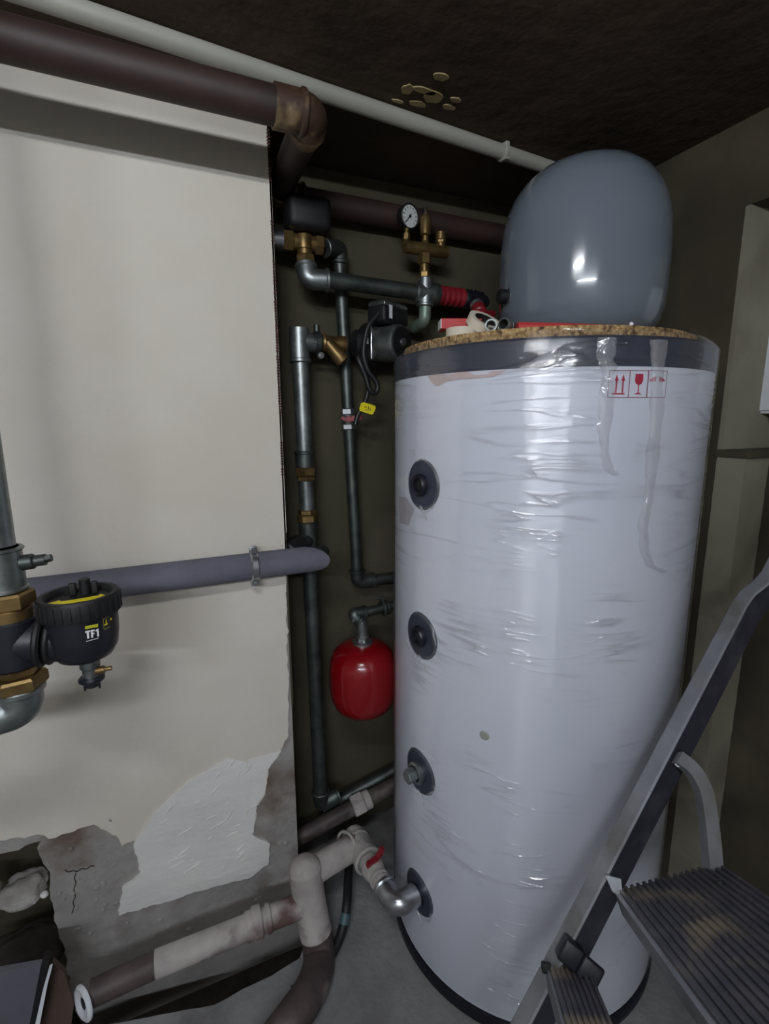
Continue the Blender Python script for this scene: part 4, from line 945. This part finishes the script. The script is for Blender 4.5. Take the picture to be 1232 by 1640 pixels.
# ------------------------------------------------------------------ step ladder tipped against the tank
rib = px_ray(755, 1110).normalized()
A = CAMP + px_ray(989, 1427).normalized()*1.16
def onS(x, y):
    d = px_ray(x, y); return CAMP + d*((A - CAMP).dot(rib)/d.dot(rib))
lt = onS(1203, 958); lb = onS(942, 1462)
ee = (lt - lb).normalized(); ww_ = ee.cross(rib).normalized()
if ww_.dot(Vector((-1, 0, .5))) < 0: ww_ = -ww_
lad = thing('step_ladder', 'aluminium step ladder with ribbed treads tipped against the white tank', 'ladder', lb - ee*((lb.z - .03)/ee.z))
foot = lb - ee*((lb.z - .03)/ee.z)
LW = .58
mid_l = (lt + lb)/2; cdir = (CAMP - mid_l); cdir = (cdir - ee*cdir.dot(ee)).normalized(); side = ee.cross(cdir)
if side.dot(ww_) < 0: side = -side
nb = cdir*math.cos(math.radians(30)) + side*math.sin(math.radians(30)); nd = cdir*math.cos(math.radians(60)) - side*math.sin(math.radians(60))
def rail(off):
    # box section turned so that one face looks up and one looks back at the viewer
    mb = MB(); d = -rib*off; b = .003; WB, WD = .031, .060
    sec = [(b, 0), (WB - b, 0), (WB, b), (WB, WD - b), (WB - b, WD), (b, WD), (0, WD - b), (0, b)]
    n0_ = foot + d; n1_ = lt + d - ee*.02
    path = [n0_, n1_, n1_ + ee*.03 - side*.003, n1_ + ee*.06 - side*.014, n1_ + ee*.09 - side*.020, n1_ + ee*.30 - side*.020]
    V = []; Fc = []; k = len(sec)
    for p in path:
        for s_, t_ in sec: V.append(p - nd*s_ - nb*t_)
    for i in range(len(path) - 1):
        for j in range(k): Fc.append((i*k + j, i*k + (j+1) % k, (i+1)*k + (j+1) % k, (i+1)*k + j))
    Fc += [tuple(range(k)), tuple((len(path)-1)*k + j for j in range(k))]
    return mb.add(V, Fc), path[-1] - nd*.016 - nb*.03
mb, ea = rail(0); ra_ = build('rail', mb, M_ALU, lad, ang=25)
mb, eb = rail(LW + .026); rb_ = build('rail', mb, M_ALU, lad, ang=25)
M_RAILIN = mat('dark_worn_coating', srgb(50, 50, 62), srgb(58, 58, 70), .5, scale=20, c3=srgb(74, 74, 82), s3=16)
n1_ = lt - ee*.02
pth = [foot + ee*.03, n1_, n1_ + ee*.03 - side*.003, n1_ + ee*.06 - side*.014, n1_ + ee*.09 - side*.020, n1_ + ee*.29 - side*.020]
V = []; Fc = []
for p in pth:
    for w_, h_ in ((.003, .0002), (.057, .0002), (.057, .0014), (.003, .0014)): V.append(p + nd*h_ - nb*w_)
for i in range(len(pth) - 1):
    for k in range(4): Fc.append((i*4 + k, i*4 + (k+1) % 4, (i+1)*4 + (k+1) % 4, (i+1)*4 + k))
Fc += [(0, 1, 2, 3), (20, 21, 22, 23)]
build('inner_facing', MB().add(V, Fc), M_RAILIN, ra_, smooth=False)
for f_ in (foot, foot - rib*(LW + .026)):
    build('rubber_foot', MB().box(f_ - nd*.016 - nb*.030 - ee*.004, (.038, .067, .03), (nd, nb, ee), .005), M_BLACKM, lad)
build('top_bow', MB().tube([ea - ee*.01, ea + ee*.10, eb + ee*.10, eb - ee*.01], .012, 14, .08), M_ALU, lad, ang=80)
def tread(name, a, b, th, nr, lab=None):
    d = (b - a); L2 = d.length; d.normalize(); up2 = d.cross(rib).normalized()
    if up2.z < 0: up2 = -up2
    t = build(name, MB().prism([a, b, b - up2*th, a - up2*th], -rib*LW), M_TREAD, lad, smooth=False)
    for k in range(nr):
        p = a + d*(L2*(k + .15)/nr); q = a + d*(L2*(k + .75)/nr)
        build('tread_rib', MB().prism([p, p.lerp(q, .15) + up2*.0042, p.lerp(q, .85) + up2*.0042, q], -rib*LW), M_TREAD, t, smooth=False)
    return t, up2, d
Bp = onS(1156, 1384)
tA, upA, dA = tread('platform_tread', A, Bp, .024, 17)
build('tread_lip', MB().prism([A - dA*.006, A + dA*.001, A + dA*.001 - upA*.034, A - dA*.006 - upA*.034], -rib*LW), M_ALU, lad, smooth=False)
sc_ = onS(1040 + 127, 1412) 
build('screw', MB().lathe([(0, .004), (.006, .003), (.007, 0)], Bp - dA*.035 - rib*.07 + upA*.002, upA, 10), M_GALVD, lad)
L0, L1 = onS(879, 1549), onS(947, 1558)
tB, upB, dB = tread('lower_tread', L0, L1, .022, 8)
build('tread_lip', MB().prism([L0 - dB*.004, L0 + dB*.002, L0 + dB*.002 - upB*.030, L0 - dB*.004 - upB*.030], -rib*LW), M_ALU, lad, smooth=False)
bk = onS(915, 1525) - rib*.006
build('corner_bracket', MB().box(bk + ww_*.004, (.030, .034, .036), (rib, ww_, ee), .004).box(bk - ww_*.030 - rib*.012, (.012, .036, .034), (rib, ww_, ee), .004), M_BLACK, lad)
build('end_cap', MB().box(L0 - dB*.004 - rib*.002, (.012, .016, .014), (rib, dB, upB), .002), M_BLACKM, lad)
st_ = [onS(1082, 1212), onS(1105, 1229), onS(1124, 1262), onS(1133, 1320), onS(1139, 1392)]
build('strut', MB().tube([p - rib*.008 for p in st_], .0165, 4, .03, 5), M_ALU, lad, ang=30)
build('strut_bolt', MB().cyl(onS(1083, 1222) - rib*.002, onS(1083, 1222) - rib*.010, .006, 12), M_CHROME, lad)
build('tread_bracket', MB().prism([onS(967, 1398), onS(992, 1404), onS(995, 1434), onS(978, 1424)], -rib*.012), M_CHROME, lad, smooth=False)

# ------------------------------------------------------------------ the two lamps on the ceiling (out of frame)
def tube_mat(name, watts, L2, r, col):
    M = bpy.data.materials.new(name); M.use_nodes = True; n = M.node_tree.nodes
    e = n.new('ShaderNodeEmission'); e.inputs[0].default_value = col; e.inputs[1].default_value = watts/(PI*2*PI*r*L2)
    n.remove(n['Principled BSDF']); M.node_tree.links.new(e.outputs[0], n['Material Output'].inputs[0]); return M
def batten(name, lab, pos, L2, watts, col, rz):
    t = thing(name, lab, 'lamp', pos)
    u = Vector((math.cos(rz), math.sin(rz), 0)); v = Vector((-u.y, u.x, 0)); r = .014
    build('housing', MB().box(Vector((pos.x, pos.y, CEIL - .014)), (L2 + .06, .06, .026), (u, v, Vector((0, 0, 1))), .004), M_NAIL, t)
    build('tube', MB().tube([pos - u*L2/2, pos + u*L2/2], r, 16), tube_mat(name + '_glow', watts, L2, r, col), t)
    for sg in (-1, 1): build('end_holder', MB().box(pos + u*sg*(L2/2 + .008) + Vector((0, 0, .012)), (.014, .034, .06), (u, v, Vector((0, 0, 1))), .003), M_NAIL, t)
batten('ceiling_lamp', 'short tube lamp fixed to the dark ceiling above the viewer', LAMP, .34, LAMP_P, (.95, .97, 1.0, 1), math.radians(-20))
batten('tube_lamp', 'long tube lamp fixed to the ceiling behind the viewer', Vector((-.75, -1.35, 1.975)), 1.15, FAR_P, (.86, .92, 1.0, 1), math.radians(-20))
